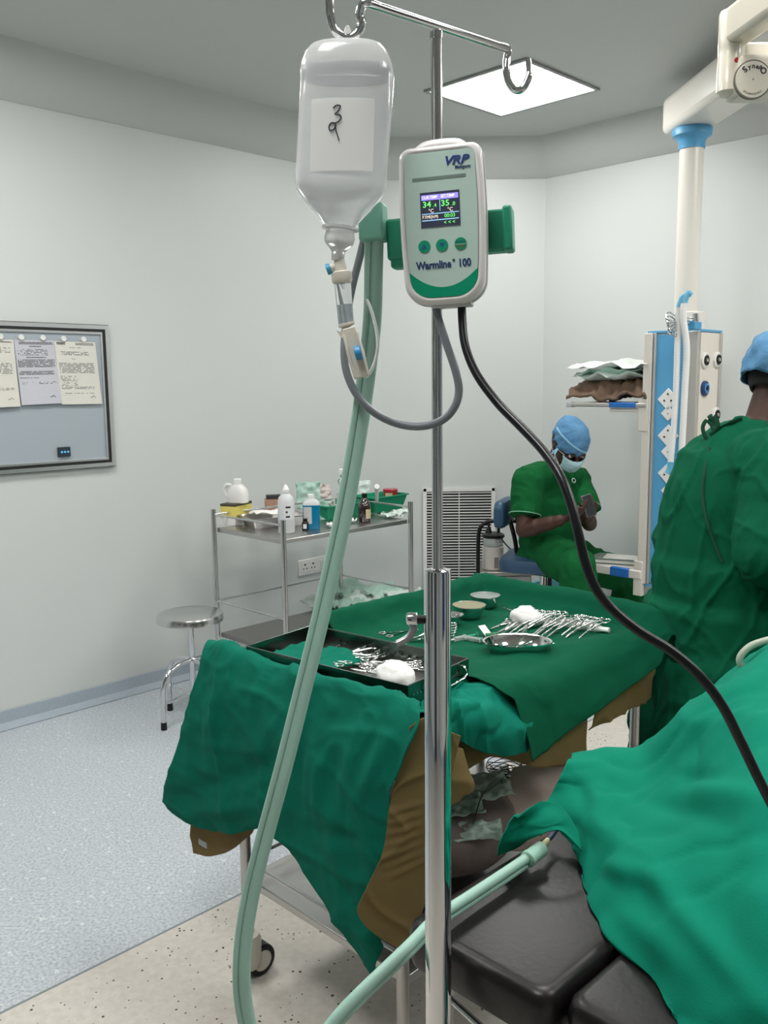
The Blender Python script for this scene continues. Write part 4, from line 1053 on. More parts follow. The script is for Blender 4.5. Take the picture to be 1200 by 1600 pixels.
MB().box(fp(-.001, .0555, .0004), (.066, .0036, .0006), rot=FM.to_3x3()).build('status_bar', mat('status_grey', s2l(120, 140, 132), .4), t, smooth=False)
R3 = FM.to_3x3()
scr = MB().box(fp(-.001, .0185, .0005), (.0485, .0415, .001), rot=R3).build('display_screen', mat('lcd_dark', s2l(52, 56, 72), .2, emit=(s2l(52, 56, 72), .35)), t, smooth=False)
def em(name, rgb, st=.9): c = s2l(*rgb); return mat(name, c, .5, emit=(c, st))
LG, LW, LP = em('lcd_green', (110, 235, 110)), em('lcd_white', (235, 225, 200)), em('lcd_purple', (140, 130, 225))
def sb(x, y, w_, h_, m, name='display_line'): MB().box(fp(-.001+x, .0185+y, .0011), (w_, h_, .0003), rot=R3).build(name, m, scr, smooth=False)
sb(0, .0145, .0455, .0062, LP, 'header_bar'); sb(0, .0145, .0006, .006, mat('lcd_dark', (0, 0, 0)), 'header_gap')
def st(s_, x, y, size, m, **k): return text(s_, size, FM @ Matrix.Translation((-.001+x, .0185+y, .0014)), m, parent=scr, depth=.0001, **k)
st('CUR.TEMP', -.0215, .0145, .0048, LW, sx=.84, bold=.01); st('SET.TEMP', .0015, .0145, .0048, LW, sx=.84, bold=.01)
st('34', -.0215, .0062, .0098, LG, bold=.01, sx=1.1); st('.4', -.0085, .0048, .0062, LG)
st('35', .0012, .0062, .0098, LG, bold=.01, sx=1.1); st('.0', .0145, .0048, .0062, LG)
st('\u00b0C', -.0145, -.0016, .0062, LW); st('\u00b0C', .009, -.0016, .0062, LW)
LB_ = em('lcd_blue', (150, 200, 240))
sb(0, .005, .0006, .014, LB_); sb(0, -.0048, .0455, .0008, LB_); sb(0, -.0125, .0455, .0009, LB_)
st('P.TIME(H:M)', -.0222, -.0086, .0052, LW, sx=.72); st('00:03', .005, -.0086, .0062, LG, sx=.98)
st('< < <', .004, -.0166, .0062, LG)
BG = mat('button_green', s2l(10, 150, 112), .4)
for k, x in enumerate((-.0225, -.0005, .0225)):
    b_ = MB().lathe([(0, 0), (.0076, 0), (.0074, .0008), (0, .0009)], fp(x, -.0245, .0003), 32, Xr.cross(Yr)).build('button', BG, t)
    if k < 2:
        s_ = 1 if k == 0 else -1
        MB().prism([(-.0034, -.0028*s_), (.0034, -.0028*s_), (0, .0034*s_)], FM @ Matrix.Translation((x, -.0245, .0012)), .0002).build('arrow', mat('arrow_blue', s2l(20, 85, 150), .5), b_, smooth=False)
    else:
        text('START', .0044, FM @ Matrix.Translation((x, -.0225, .0013)), NAVY, parent=b_, depth=.0001, align='CENTER', sx=.9)
        text('STOP', .0044, FM @ Matrix.Translation((x, -.0282, .0013)), mat('stop_red', s2l(150, 80, 30), .5), parent=b_, depth=.0001, align='CENTER', sx=.9)
        MB().box(fp(x, -.0252, .0014), (.013, .0004, .0002), rot=R3).build('dividing_line', PAPER, b_, smooth=False)
MB().tube(cr([fp(-.033, .089, -.012), fp(-.026, .0955, -.014), fp(-.018, .0995, -.015), (fp(.0, .1005, -.015)), fp(.018, .0995, -.015), fp(.026, .0955, -.014), fp(.033, .089, -.012)], 6), .0028, 12, flat=2.2).build('top_handle', WSH, t)
GC = mat('clamp_green', s2l(40, 150, 118), .4)
GCL = mat('clamp_light_green', s2l(118, 178, 158), .45)
cl = MB().box(fp(0, -.0035, -.066), (.163, .052, .03), rot=R3).build('pole_clamp', GC, t, bevel=.004)
MB().box(fp(.0765, -.0035, -.058), (.012, .054, .040), rot=R3).build('clamp_jaw', GC, cl, bevel=.003)
MB().box(fp(-.064, -.033, -.066), (.028, .014, .026), rot=R3).build('clamp_latch', GC, cl, bevel=.004)
hsx = fp(-.091, .0, -.058)
hold = MB().box(at(583, 349, hsx.y-.006), (.033, .047, .034), rot=R3).build('hose_socket', GCL, t, bevel=.003)
MB().box(fp(.006, -.0955, -.024), (.052, .006, .02), rot=R3).build('cable_boss', mat('warmer_grey_back', (.6, .6, .6)), t, bevel=.002)
# heating hose: two joined tubes, wide and narrow
HG = mat('hose_green', s2l(160, 198, 184), .42, bump=(8, .05, .004))
HP = [(585, 372, 1.205), (584, 420, 1.21), (582, 500, 1.212), (571, 600, 1.212), (556, 700, 1.21), (538, 800, 1.205), (516, 900, 1.2), (493, 1000, 1.19), (468, 1100, 1.18), (443, 1200, 1.17), (416, 1300, 1.165),
      (396, 1380, 1.16), (383, 1450, 1.155), (378, 1510, 1.15), (380, 1560, 1.15), (392, 1615, 1.15), (422, 1665, 1.155), (462, 1672, 1.165), (498, 1632, 1.175), (530, 1590, 1.185), (568, 1550, 1.2), (608, 1512, 1.22), (645, 1476, 1.245)]
hp = [at(*q) for q in HP]+[atz(683, 1438, .722), atz(740, 1400, .722), atz(800, 1360, .722), atz(832, 1338, .724)]
hpc = cr(hp, 5)
t = thing('heating_hose', 'pale green double hose looping from warmer down to the operating table', 'hose', hp[12])
def offset(path, dist):
    out = []
    for i, p in enumerate(path):
        tg = (path[min(i+1, len(path)-1)]-path[max(i-1, 0)]).normalized()
        sd = tg.cross((CAMP-Vector((0, 0, 0))-p).normalized())
        # keep the narrow tube on the outer (left) side of the loop, fading under on the return run
        out.append((p, tg, sd))
    return out
side0 = None; wide, thin = [], []; prev = None
for i, p in enumerate(hpc):
    tg = (hpc[min(i+1, len(hpc)-1)]-hpc[max(i-1, 0)]).normalized()
    if prev is None: s_ = Vector((-1, -.25, 0))
    else: s_ = prev
    s_ = (s_-tg*s_.dot(tg)).normalized(); prev = s_
    wide.append(p-s_*.0035); thin.append(p+s_*.0085)
MB().tube(wide, .0088, 18).build('wide_tube', HG, t)
MB().tube(thin, .0046, 12).build('narrow_tube', HG, t)
e0, e1 = atz(828, 1340, .726), atz(846, 1326, .728)
MB().tube([e0-(e1-e0)*.25, e0-(e1-e0)*.2, e0, e0+(e1-e0)*.02, e1], [.0125, .0145, .0145, .0135, .0135], 24).build('end_sleeve', mat('hose_sleeve', s2l(160, 205, 185), .4), t)
e2, e3 = atz(856, 1312, .728), atz(861, 1306, .729)
MB().tube([e1, e1.lerp(e2, .3), e1.lerp(e2, .5), e2], [.004, .0045, .0062, .0045], 14).build('connector_tip', mat('yellowish_plastic', s2l(205, 200, 150), .4), t)
MB().tube([e2, e3, e3+(e3-e2)*1.5], [.005, .006, .004], 12).build('line_connector', mat('dark_blue_plastic', s2l(30, 40, 70), .4), t)
# grey lead and black power cable
GP = [(681, 464, 1.165), (683, 490, 1.155), (697, 535, 1.15), (712, 580, 1.145), (717, 612, 1.145), (709, 638, 1.145), (690, 657, 1.15), (660, 666, 1.158), (625, 663, 1.168), (590, 648, 1.178), (562, 623, 1.19), (545, 592, 1.2), (538, 558, 1.21),
      (540, 510, 1.225), (549, 455, 1.235), (560, 410, 1.236), (568, 378, 1.232), (571, 366, 1.228)]
o = MB().tube(cr([at(*q) for q in GP], 6), .0052, 14).build('grey_cable', mat('cable_grey', s2l(118, 124, 130), .4)); tag(o, 'grey cable hanging in a loop under the fluid warmer', 'cable')
BP = [(722, 464, 1.155), (722, 495, 1.15), (727, 540, 1.135), (745, 585, 1.115), (778, 630, 1.09), (815, 668, 1.06), (850, 706, 1.03), (876, 745, 1.0), (893, 790, .98), (904, 835, .965), (915, 880, .955), (931, 920, .95), (958, 953, .945),
      (1000, 987, .935), (1050, 1018, .925), (1095, 1058, .915), (1130, 1105, .91), (1158, 1160, .91), (1182, 1210, .91), (1206, 1258, .915), (1240, 1330, .93), (1270, 1420, .95)]
o = MB().tube(cr([at(*q) for q in BP], 6), .0054, 16).build('power_cable', mat('cable_black', (.006, .007, .009), .30, spec=.35)); tag(o, 'thick black cable curving from warmer to the lower right', 'cable')

# ============================================================ DRIP BOTTLE
SHELL = mat('bottle_shell', (.95, .96, .97), .14, alpha=.44, spec=.9, bump=(25, .2, .004))
SAL = mat('saline', (.95, .97, .985), .05, trans=1.0, ior=1.045)
YB_ = bl.y+.004
bt = at(541, 62, YB_)
t = thing('drip_bottle', 'clear plastic infusion bottle marked 3, hanging from the left hook', 'drip bottle', bt)
LV = [(70, 493, 590), (74, 484, 599), (84, 477, 606), (100, 471, 612), (112, 469, 615), (122, 470, 616), (170, 467, 613), (230, 464, 608), (285, 461, 604), (297, 463, 603), (308, 471, 598), (322, 483, 586), (338, 497, 571), (350, 505, 560), (356, 508, 556)]
def brow(y, x0, x1, f_=1., n=40, p=.62, dy=0):
    a, b = at(x0, y, YB_), at(x1, y, YB_); c = (a+b)/2; r = (b-a).length/2*f_
    dd = min(.62, .30+.9*(.5-abs(.5-0)))*1.0
    q = []
    for k in range(n+1):
        th = 2*PI*k/n; cx, sy = math.cos(th), math.sin(th)
        q.append(c+Vector((r*math.copysign(abs(cx)**.8, cx), (r*.62)*math.copysign(abs(sy)**.8, sy)+dy, 0)))
    return q
rs = [brow(*l) for l in LV]
mb = MB().grid(rs); mb.add(rs[0][:-1], [tuple(range(40))])
mb.build('bottle_wall', SHELL, t, smooth=2)
rs = [brow(y, x0, x1, .93) for y, x0, x1 in LV if y >= 112][1:]
rs[0] = brow(120, 470, 615, .93)
mb = MB().grid(rs); mb.add(rs[0][:-1], [tuple(range(40))]); mb.add(rs[-1][:-1], [tuple(range(40))])
mb.build('saline', SAL, t, smooth=2)
rs = [brow(109, 470, 614, .95), brow(111, 470, 614, .965), brow(122, 470, 614, .965), brow(125, 470, 614, .95)]
MB().grid(rs).build('liquid_line', mat('meniscus_reflection', s2l(92, 108, 120), .3), t, smooth=2)  # dark band paints in the liquid surface's reflection seen from below
# hanger tab, shoulder lugs, neck
MB().box(at(543, 62, YB_), (.0045, .003, .030)).build('hanger_tab', mat('soft_white', (.85, .86, .85), .4, trans=.3), t, bevel=.001)
MB().tube(cr([at(543+dx, 50+dy, YB_) for dx, dy in ((-3, 12), (-4, 0), (0, -9), (4, 0), (3, 12))], 6), .0013, 8).build('hanger_loop', mat('soft_white', (.85, .86, .85), .4), t)
NECK = mat('neck_clear', (.88, .89, .89), .2, trans=.6, ior=1.2)
ax0, ax1 = at(532, 354, YB_), at(528, 400, YB_); ad = (ax1-ax0).normalized()
px = .00083
MB().lathe([(23*px, 0), (27*px, .001), (27*px, .004), (20*px, .005), (21*px, .008), (22.5*px, .014), (21*px, .020), (14*px, .026), (10*px, .030), (9*px, .040), (0, .040)], ax0, 32, ad).build('bottle_neck', NECK, t)
# paper label with pen marks
lm = mat('translucent_label', (.90, .90, .88), .6, alpha=.55)
def lab(u, v, off=.0):
    x = 490+96*u-3*v; y = 168+110*v
    if u < .45 and False: pass
    c = brow(y, 464+(610-y)*0+0, 610, 1)
    a, b = at(466, y, YB_), at(610, y, YB_); cc = (a+b)/2; r = (b-a).length/2
    X = at(x, y, YB_).x-cc.x; s_ = max(-1, min(1, X/r)); cs_ = abs(s_)**(1/.8); sn = math.sqrt(max(0, 1-cs_*cs_))**.8
    return Vector((cc.x+X, cc.y-r*.62*sn-off, a.z))
lbo = MB().grid([[lab(i/10, j/10, .0016) for j in range(11)] for i in range(11)]).build('paper_label', lm, t, smooth=2)
def pen(pts, name):
    p2 = [lab((x-490+3*(y-168)/110)/96, (y-168)/110, .0024) for x, y in pts]
    MB().tube(cr(p2, 5), .0008, 6).build(name, INK, lbo)
pen([(523, 184), (528, 180), (534, 181), (531, 188), (526, 193), (533, 194), (535, 199), (530, 205), (523, 207)], 'pen_stroke')
pen([(527, 207), (521, 206), (517, 211), (518, 217), (524, 216), (527, 208), (527, 216), (530, 226), (532, 233)], 'pen_stroke')
# ============================================================ GIVING SET hanging under the bottle
YS = YB_
t = thing('infusion_set', 'drip chamber with roller clamp and tubing hanging under the bottle', 'infusion set', at(530, 400, YS))
CRM = mat('cream_plastic', s2l(222, 218, 206), .38)
def cyl(p0, p1, prof, m, name, par=t, n=24):
    a, b = at(*p0, YS), at(*p1, YS); d = (b-a)
    return MB().lathe([(r*px, f_*d.length) for f_, r in prof], a, n, d.normalized()).build(name, m, par)
cyl((529, 398), (533, 428), [(0, 6), (.3, 8), (.9, 10), (1, 10)], CRM, 'spike_body')
vp = cyl((525, 417), (513, 421), [(0, 5), (.3, 6), (.7, 6), (1, 6)], CRM, 'vent_port')
cyl((517, 419), (510, 422), [(0, 7), (.3, 8), (1, 8)], mat('vent_blue', s2l(70, 160, 200), .4), 'vent_cap', vp)
cyl((533, 424), (535, 442), [(0, 12), (.1, 15), (.75, 15.5), (1, 14)], CRM, 'chamber_collar')
ch = cyl((535, 440), (541, 508), [(0, 12.5), (.5, 12), (1, 11.5)], mat('chamber_clear', (.9, .92, .93), .05, trans=.9, ior=1.15), 'drip_chamber')
cyl((538, 476), (541, 505), [(0, 0.01), (.001, 10.5), (1, 10.5)], mat('chamber_fluid', (.55, .60, .65), .05, trans=.6, ior=1.2), 'chamber_fluid', ch)
cyl((535, 442), (537, 452), [(0, 3), (1, 1.5)], mat('chamber_clear', (.9, .92, .93)), 'drop_former', ch)
cyl((541, 505), (543, 512), [(0, 12.5), (.5, 12.5), (.9, 6), (1, 4)], CRM, 'chamber_base')
ra, rb_ = at(545, 512, YS-.004), at(566, 590, YS-.004); rd = (rb_-ra).normalized(); rx = rd.cross(Vector((0, 1, 0))).normalized(); L = (rb_-ra).length
rn = rx.cross(rd)
clp = MB()
M = Matrix((rx, rn, rd)).transposed().to_4x4(); M.translation = ra
body = [(-.010, .003), (.010, .0), (.0115, L*.55), (.0095, L), (-.0095, L), (-.0105, L*.55)]
Mp = Matrix((rx, rd, -rn)).transposed().to_4x4(); Mp.translation = ra+rn*.006
rc = MB().prism([(-.0085, .0), (.0085, .0), (.0112, L*.5), (.0095, L), (-.0095, L), (-.0112, L*.5)], Mp, .012).build('roller_clamp', CRM, t, bevel=.0015)
for s_ in (-1, 1):
    MB().box(ra+rd*L*.55+rx*.0085*s_-rn*.000+Vector((0, -.004, 0)), (.003, .012, L*.86), rot=Matrix((rx, rn, rd)).transposed()).build('clamp_cheek', CRM, rc, bevel=.001)
w0 = ra+rd*L*.52+Vector((0, -.008, 0))+rx*.003
MB().tube([w0-rx*.004, w0+rx*.004], .0085, 24).build('roller_wheel', mat('roller_blue', s2l(60, 150, 205), .4), rc, bevel=.001)
MB().prism([(-.016, -.001), (-.004, .006), (-.004, .014), (-.013, .008)], Mp, .006).build('clamp_ear', CRM, rc)
tb = MB().tube(cr([at(541, 508, YS), at(548, 540, YS), at(560, 575, YS), at(572, 588, YS), at(583, 572, YS-.001), at(590, 545, YS-.002), at(588, 515, YS-.002), at(580, 485, YS), at(573, 468, YS+.002)], 8), .0021, 12).build('tubing', mat('tube_clear', (.86, .88, .87), .12, trans=.5, ior=1.2), t)
# ============================================================ CEILING PENDANT
K = at(1083, 700, 4.3); K = Vector((K.x, K.y, 0))
pz1 = at(1083, 517, 4.3).z; pz0 = at(1083, 922, 4.3).z
PS = .25
cen = K+Vector((0, SQ*PS, 0))
t = thing('ceiling_pendant', 'ceiling hung medical supply pendant column with shelves, blue and cream', 'pendant', cen+Vector((0, 0, pz0)))
CREAM = mat('pendant_cream', s2l(214, 209, 200), .4)
PBLUE = mat('pendant_blue', s2l(86, 160, 205), .4)
PGRY = mat('pendant_grey', s2l(176, 174, 168), .35, .2)
hh = pz1-pz0; mz = (pz0+pz1)/2
MB().box((cen.x, cen.y, mz), (PS-.01, PS-.01, hh), PI/4).build('column_body', CREAM, t, bevel=.004)
cap = MB().box((cen.x, cen.y, pz1+.004), (PS+.01, PS+.01, .012), PI/4).build('blue_top_plate', PBLUE, t, bevel=.002)
MB().box((cen.x, cen.y, pz0-.006), (PS+.01, PS+.01, .014), PI/4).build('blue_bottom_plate', PBLUE, t, bevel=.002)
nL = -U                                 # outward normal of left face; face runs from K towards -V
def lf(x, z, off=0): return K+(-V)*x+nL*off+Vector((0, 0, z))       # x from the near edge
def rf(x, z, off=0): return K+U*x+V*off+Vector((0, 0, z))
MB().box(lf(PS/2+.0, mz, .0), (.005+.0, PS-.02, hh-.02), PI/4).build('blue_face', PBLUE, t, smooth=False)
for x, wd, m_, nm, o_ in ((PS-.005, .045, CREAM, 'corner_post', .012), (PS-.038, .012, PGRY, 'corner_strip', .006), (.012, .05, PGRY, 'front_rail', .012), (.045, .02, CREAM, 'hose_rail', .010)):
    MB().box(lf(x, mz, o_-.006), (.024, wd, hh), PI/4).build(nm, m_, t, bevel=.003)
fcn = MB().box(rf(PS/2+.01, mz, .001), (PS-.04, .006, hh-.01), PI/4).build('gas_face', mat('gas_panel', s2l(222, 216, 206), .4), t, smooth=False)
MB().box(rf(PS-.012, mz, .002), (.022, .02, hh), PI/4).build('right_post', PGRY, t, bevel=.003)
def lfp(x, y, off): return onpl(x, y, K+nL*off, U)
def rfp(x, y, off): return onpl(x, y, K+V*off, V)
RFr = lambda p: frame(p, U, (0, 0, 1))
for x, y, blue in ((1100, 563, 0), (1119, 562, 0), (1100, 607, 1), (1117, 648, 0), (1097, 693, 0)):
    p = rfp(x, y, .004)
    g_ = MB().lathe([(0, 0), (.037, 0), (.037, .010), (.030, .014), (.027, .012), (.026, .012)], p, 28, V).build('gas_outlet', WPLAS if not blue else mat('outlet_navy', s2l(28, 60, 110), .35), t)
    MB().lathe([(.0235, 0), (.0245, .016), (.017, .018), (.015, .012), (0, .012)], p+V*.001, 28, V).build('outlet_ring', BPLAS if not blue else mat('outlet_blue', s2l(70, 130, 190), .35), g_)
    MB().lathe([(.009, .0), (.009, .019), (.005, .02), (0, .014)], p+V*.001, 20, V).build('outlet_probe', PGRY if not blue else BPLAS, g_)
for y, big in ((624, 1), (646, 0), (681, 1), (706, 0), (740, 1), (767, 0), (828, 0)):
    p = lfp(1044, y, .006); s_ = .085 if big else .058
    Rm = Matrix((V, nL, Vector((0, 0, 1)))).transposed() @ Matrix.Rotation(PI/4, 3, 'Y')
    q = MB().box(p, (s_*.92, .008, s_*.92), rot=Rm).build('socket_plate', WPLAS, t, bevel=.002)
    pts_ = ((0, .026), (-.018, -.006), (.018, -.006)) if big else ((0, .0),)
    h = [MB().box(p+V*a+Vector((0, 0, b))+nL*.005, (.008, .002, .008), rot=Rm).build('socket_hole', BPLAS if big else GPLAS, q, smooth=False) for a, b in pts_]
# drop tube, collars, arm
zt_ = at(1087, 232, cen.y).z
MB().lathe([(.056, pz1+.01), (.056, zt_+.02)], Vector((cen.x, cen.y, 0)), 40).build('drop_tube', mat('pendant_white', s2l(226, 222, 214), .3), t)
MB().lathe([(.078, pz1+.01), (.078, pz1+.095), (.070, pz1+.10), (.058, pz1+.10)], Vector((cen.x+.02, cen.y, 0)), 40).build('tube_base', mat('pendant_white', s2l(226, 222, 214), .3), t)
MB().lathe([(.060, zt_-.005), (.062, zt_+.03), (.07, zt_+.045), (.09, zt_+.055), (.092, zt_+.085), (.085, zt_+.095)], Vector((cen.x, cen.y, 0)), 40).build('blue_collar', PBLUE, t)
za = zt_+.09
b0 = Vector((cen.x, cen.y, za)); far = atz(1150, 155, za)
ad = (far-b0); ad.z = 0; ad.normalize(); ap = Vector((ad.y, -ad.x, 0))
M_ = Matrix((ad, Vector((-ad.y, ad.x, 0)), Vector((0, 0, 1)))).transposed().to_4x4()
AL = 1.5; st_ = b0-ad*.13
mb = MB().box(st_+ad*AL/2+Vector((0, 0, .085)), (AL, .21, .17), rot=M_.to_3x3())
mb.build('support_arm', mat('pendant_white', s2l(226, 222, 214), .3), t, bevel=.03, seg=4)
e_ = st_+ad*(AL-.12)
MB().lathe([(.09, za+.16), (.09, CEIL)], Vector((e_.x, e_.y, 0)), 32).build('ceiling_tube', mat('pendant_white', s2l(226, 222, 214), .3), t)
# shelves
def shelf(z, th, nm, mt):
    A, B = atz(889, 881, at(1010, 905, 4.35).z), at(1010, 905, 4.35)
    Ld = PS+.47
    c = K+(-V)*(PS+.22)+U*.12
    s = MB().box((c.x, c.y, z), (.30, .46, th), PI/4).build(nm, mt, t, bevel=.006)
    return c, s
zs1 = at(955, 633, 4.55).z
c1, s1 = shelf(zs1, .022, 'upper_shelf', PGRY)
MB().box(lf(PS+.10, zs1-.026, -.0), (.03, .2, .02), PI/4).build('shelf_bracket', CREAM, s1, bevel=.003)
MB().box(lf(PS+.12, zs1, .020), (.028, .15, .026), PI/4).build('blue_edge', BLUED, s1, bevel=.004)
MB().box(lf(PS+.435, zs1, .012), (.045, .03, .028), PI/4).build('shelf_corner', GPLAS, s1, bevel=.004)
MB().box(lf(PS+.01, zs1-.05, .008), (.03, .05, .16), PI/4).build('shelf_mount', CREAM, s1, bevel=.004)
zs2 = at(940, 880, 4.5).z-.055
c2, s2 = shelf(zs2, .045, 'lower_shelf', CREAM)
for x in (.11, .40): MB().box(lf(PS+x, zs2, .020), (.028, .11 if x < .2 else .07, .049), PI/4).build('blue_edge', BLUED, s2, bevel=.006)
MB().box(lf(PS+.01, zs2-.02, .008), (.03, .05, .18), PI/4).build('shelf_mount', CREAM, s2, bevel=.004)
# breathing hoses hung on a wire rack at the top
WT = mat('corrugated_white', (.80, .81, .80), .5)
rk = thing('wire_rack', 'bent chrome wire hooks with a blue clamp at the top of pendant', 'rack', at(1080, 505, 4.22))
for k in range(6):
    y0 = 490+5*k
    MB().tube(cr([at(1085, 497+(k % 3)*4, 4.24), at(1062, 497+(k % 3)*5, 4.16), at(1046, y0-2+k, 4.12), at(1040+k*1.2, y0+6, 4.10), at(1046+2*k, y0+11, 4.10), at(1056, 503+2*k, 4.12)], 5), .0035, 8).build('rack_wire', CHROME, rk)
MB().tube([at(1087, 490, 4.235), at(1087, 508, 4.235)], .014, 14).build('rack_post', STEEL, rk)
MB().box(at(1083, 509, 4.24), (.07, .05, .035), PI/4).build('rack_clamp', mat('clamp_blue', s2l(70, 150, 195), .4), rk, bevel=.003)
for k, (xs_, w_) in enumerate((([(1061, 480), (1060, 500), (1058, 560), (1056, 620), (1052, 680), (1048, 722)], .0135), ([(1069, 474), (1068, 500), (1073, 545), (1070, 610), (1067, 670), (1065, 712)], .0145))):
    pth = cr([at(x, y, 4.13-.02*k) for x, y in xs_], 26)
    t = thing('breathing_hose', ['long white hose hanging down the pendant, the left one', 'long white hose hanging down the pendant, the right one'][k], 'hose', pth[-1], group=None)
    MB().tube(pth, [w_+(.0012 if i % 2 else 0) for i in range(len(pth))], 14).build('corrugated_tube', WT, t)
    e = pth[-1]; MB().tube([e, e+Vector((0, 0, -.03)), e+Vector((-.012, 0, -.055))], .016, 14).build('blue_end', mat('connector_blue', s2l(110, 190, 225), .3, trans=.3), t)
    e = pth[0]; MB().tube(cr([e, e+Vector((.006, 0, .02)), e+Vector((.016, .0, .045)), e+Vector((.03, .0, .035))], 4), .013, 12).build('blue_elbow', mat('connector_blue', s2l(110, 190, 225), .3, trans=.3), t)
# on the upper shelf
o = cloth([[c1+U*(-.13+.09*j)+(-V)*(-.22+.09*i)+Vector((0, 0, zs1+.022+.085*(0 if j in (0, 3) else 1)+.016*math.sin(i*2+j))) for i in range(6)] for j in range(4)], 6, 6, 'brown_wrap', mat('dark_brown_wrap', s2l(40, 34, 30), .8, vary=(7, s2l(140, 112, 90))), wr=[(10, .035, (1, 1, 1), 'r'), (22, .012, (1, 1, 1), 'r')], solid=.012, seed=3)
tag(o, 'folded brown cloth wrap lying on the upper pendant shelf', 'cloth')
for k, (dz, lx, ly, m_, lab_) in enumerate([(.125, .40, .28, PKW, 'pale green pack lying directly on the brown wrap'), (.15, .36, .26, PK, 'green pack in the middle of the pack pile on the shelf'), (.18, .46, .30, mat('white_pouch', s2l(214, 220, 214), .5), 'topmost white pack of the pile on the pendant shelf')]):
    pouch('sterile_pack', lab_, 'pack', Vector((c1.x, c1.y, zs1+dz)), lx, ly, -PI/4, m_, .020, 80+k, th=.03, group='packs piled on the pendant shelf')
# notebook and blue folder on the lower shelf
cb = atz(966, 874, zs2+.036); t = thing('record_book', 'hardbound record book lying on the lower pendant shelf', 'book', cb)
Rb = Matrix.Rotation(-PI/4+.35, 3, 'Z')
MB().box(cb+Vector((0, 0, .0)), (.25, .16, .018), rot=Rb).build('page_block', PAPER, t, bevel=.001)
MB().box(cb+Vector((0, 0, .012)), (.26, .17, .004), rot=Rb).build('cover', mat('book_cover', s2l(112, 130, 120), .5), t, bevel=.001)
MB().box(cb+Vector((0, 0, -.009)), (.26, .17, .004), rot=Rb).build('cover', mat('book_cover', s2l(112, 130, 120), .5), t, bevel=.001)
MB().box(cb+Rb @ Vector((.02, 0, .015)), (.18, .13, .002), rot=Rb).build('cover_label', PAPER, t, smooth=False)

# ============================================================ SURGICAL LIGHT ARM
SW_ = mat('lamp_white', s2l(205, 200, 186), .28, coat=.3)
YL = 2.15
ka = at(1143, 120, YL)
t = thing('surgical_light_arm', 'cream jointed arm of the surgical light at the top right corner', 'light arm', ka)
c = at(1140, 90, YL); z1_, z0_ = at(1140, 18, YL).z, at(1140, 150, YL).z
rr = (at(1160, 90, YL)-at(1124, 90, YL)).length/2
MB().lathe([(rr*.7, z0_), (rr, z0_+.008), (rr, z0_+.075), (rr*.985, z0_+.077), (rr*.985, z0_+.10), (rr, z0_+.102), (rr, z1_-.006), (rr*.9, z1_), (0, z1_)], Vector((c.x, c.y, 0)), 40).build('vertical_joint', SW_, t)
kb = MB()
hc = at(1173, 127, YL-.055)
bd_ = MB().box(at(1185, 124, YL-.01), (.12, .09, .082)).build('knuckle_body', SW_, t, bevel=.012, seg=3)
ds = MB().lathe([(0, 0), (.0400, 0), (.0400, .010), (.038, .013), (0, .013)], hc+Vector((0, .0, 0)), 48, (0, -1, 0)).build('joint_disc', SW_, bd_)
MB().lathe([(.0404, .006), (.0414, .006), (.0414, .012), (.0404, .012)], hc, 48, (0, -1, 0)).build('disc_rim', mat('rim_line', s2l(95, 92, 82), .5), bd_)
fm_ = frame(hc+Vector((0, -.0134, 0)), (1, 0, 0), (0, 0, 1))
for ch_, a, sz in (('S', 128, .018), ('y', 105, .013), ('n', 86, .014), ('e', 68, .013), ('R', 52, .013), ('O', 34, .018)):
    a_ = math.radians(a+5); M = fm_ @ Matrix.Translation((.0275*math.cos(a_), .0275*math.sin(a_), 0)) @ Matrix.Rotation(a_-PI/2, 4, 'Z')
    text(ch_, sz, M, INK, name='letter', parent=ds, align='CENTER', bold=.03)
GI = mat('grey_ink', (.22, .21, .19), .6)
for k, ch_ in enumerate('BRUMABORG'):
    a_ = math.radians(-128+9.2*k); M = fm_ @ Matrix.Translation((.0305*math.cos(a_), .0305*math.sin(a_), 0)) @ Matrix.Rotation(a_+PI/2, 4, 'Z')
    text(ch_, .006, M, GI, name='letter', parent=ds, align='CENTER')
MB().lathe([(0, 0), (.002, 0), (.002, .0004), (0, .0004)], hc+Vector((0, -.0132, 0)), 12, (0, -1, 0)).build('screw_dot', GI, ds)
MB().lathe([(0, 0), (.0055, 0), (.0055, .002), (0, .0022)], at(1151, 94, YL-rr-.012), 20, (-.1, -1, 0)).build('red_dot', mat('red_mark', s2l(150, 30, 45), .4), t)
# upper boom: from the vertical joint up and to the right towards the camera
p0, p1 = at(1150, 42, YL), at(1290, -60, YL-.35)
dd_ = (p1-p0).normalized(); sx_v = dd_.cross(Vector((0, 0, 1))).normalized(); uz = sx_v.cross(dd_)
MB().box((p0+p1)/2, (.06, (p1-p0).length+.05, .078), rot=Matrix((sx_v, dd_, uz)).transposed()).build('upper_boom', SW_, t, bevel=.012, seg=3)
q0, q1 = at(1166, 100, YL), at(1166, 60, YL)
MB().box(at(1185, 85, YL+.03), (.07, .02, .05)).build('joint_web', SW_, t, bevel=.006)
pp = Vector((p1.x, p1.y, 0)); MB().lathe([(.04, p1.z-.03), (.04, CEIL)], pp, 28).build('ceiling_stem', SW_, t)
cp_ = at(1138, -6, 2.9)

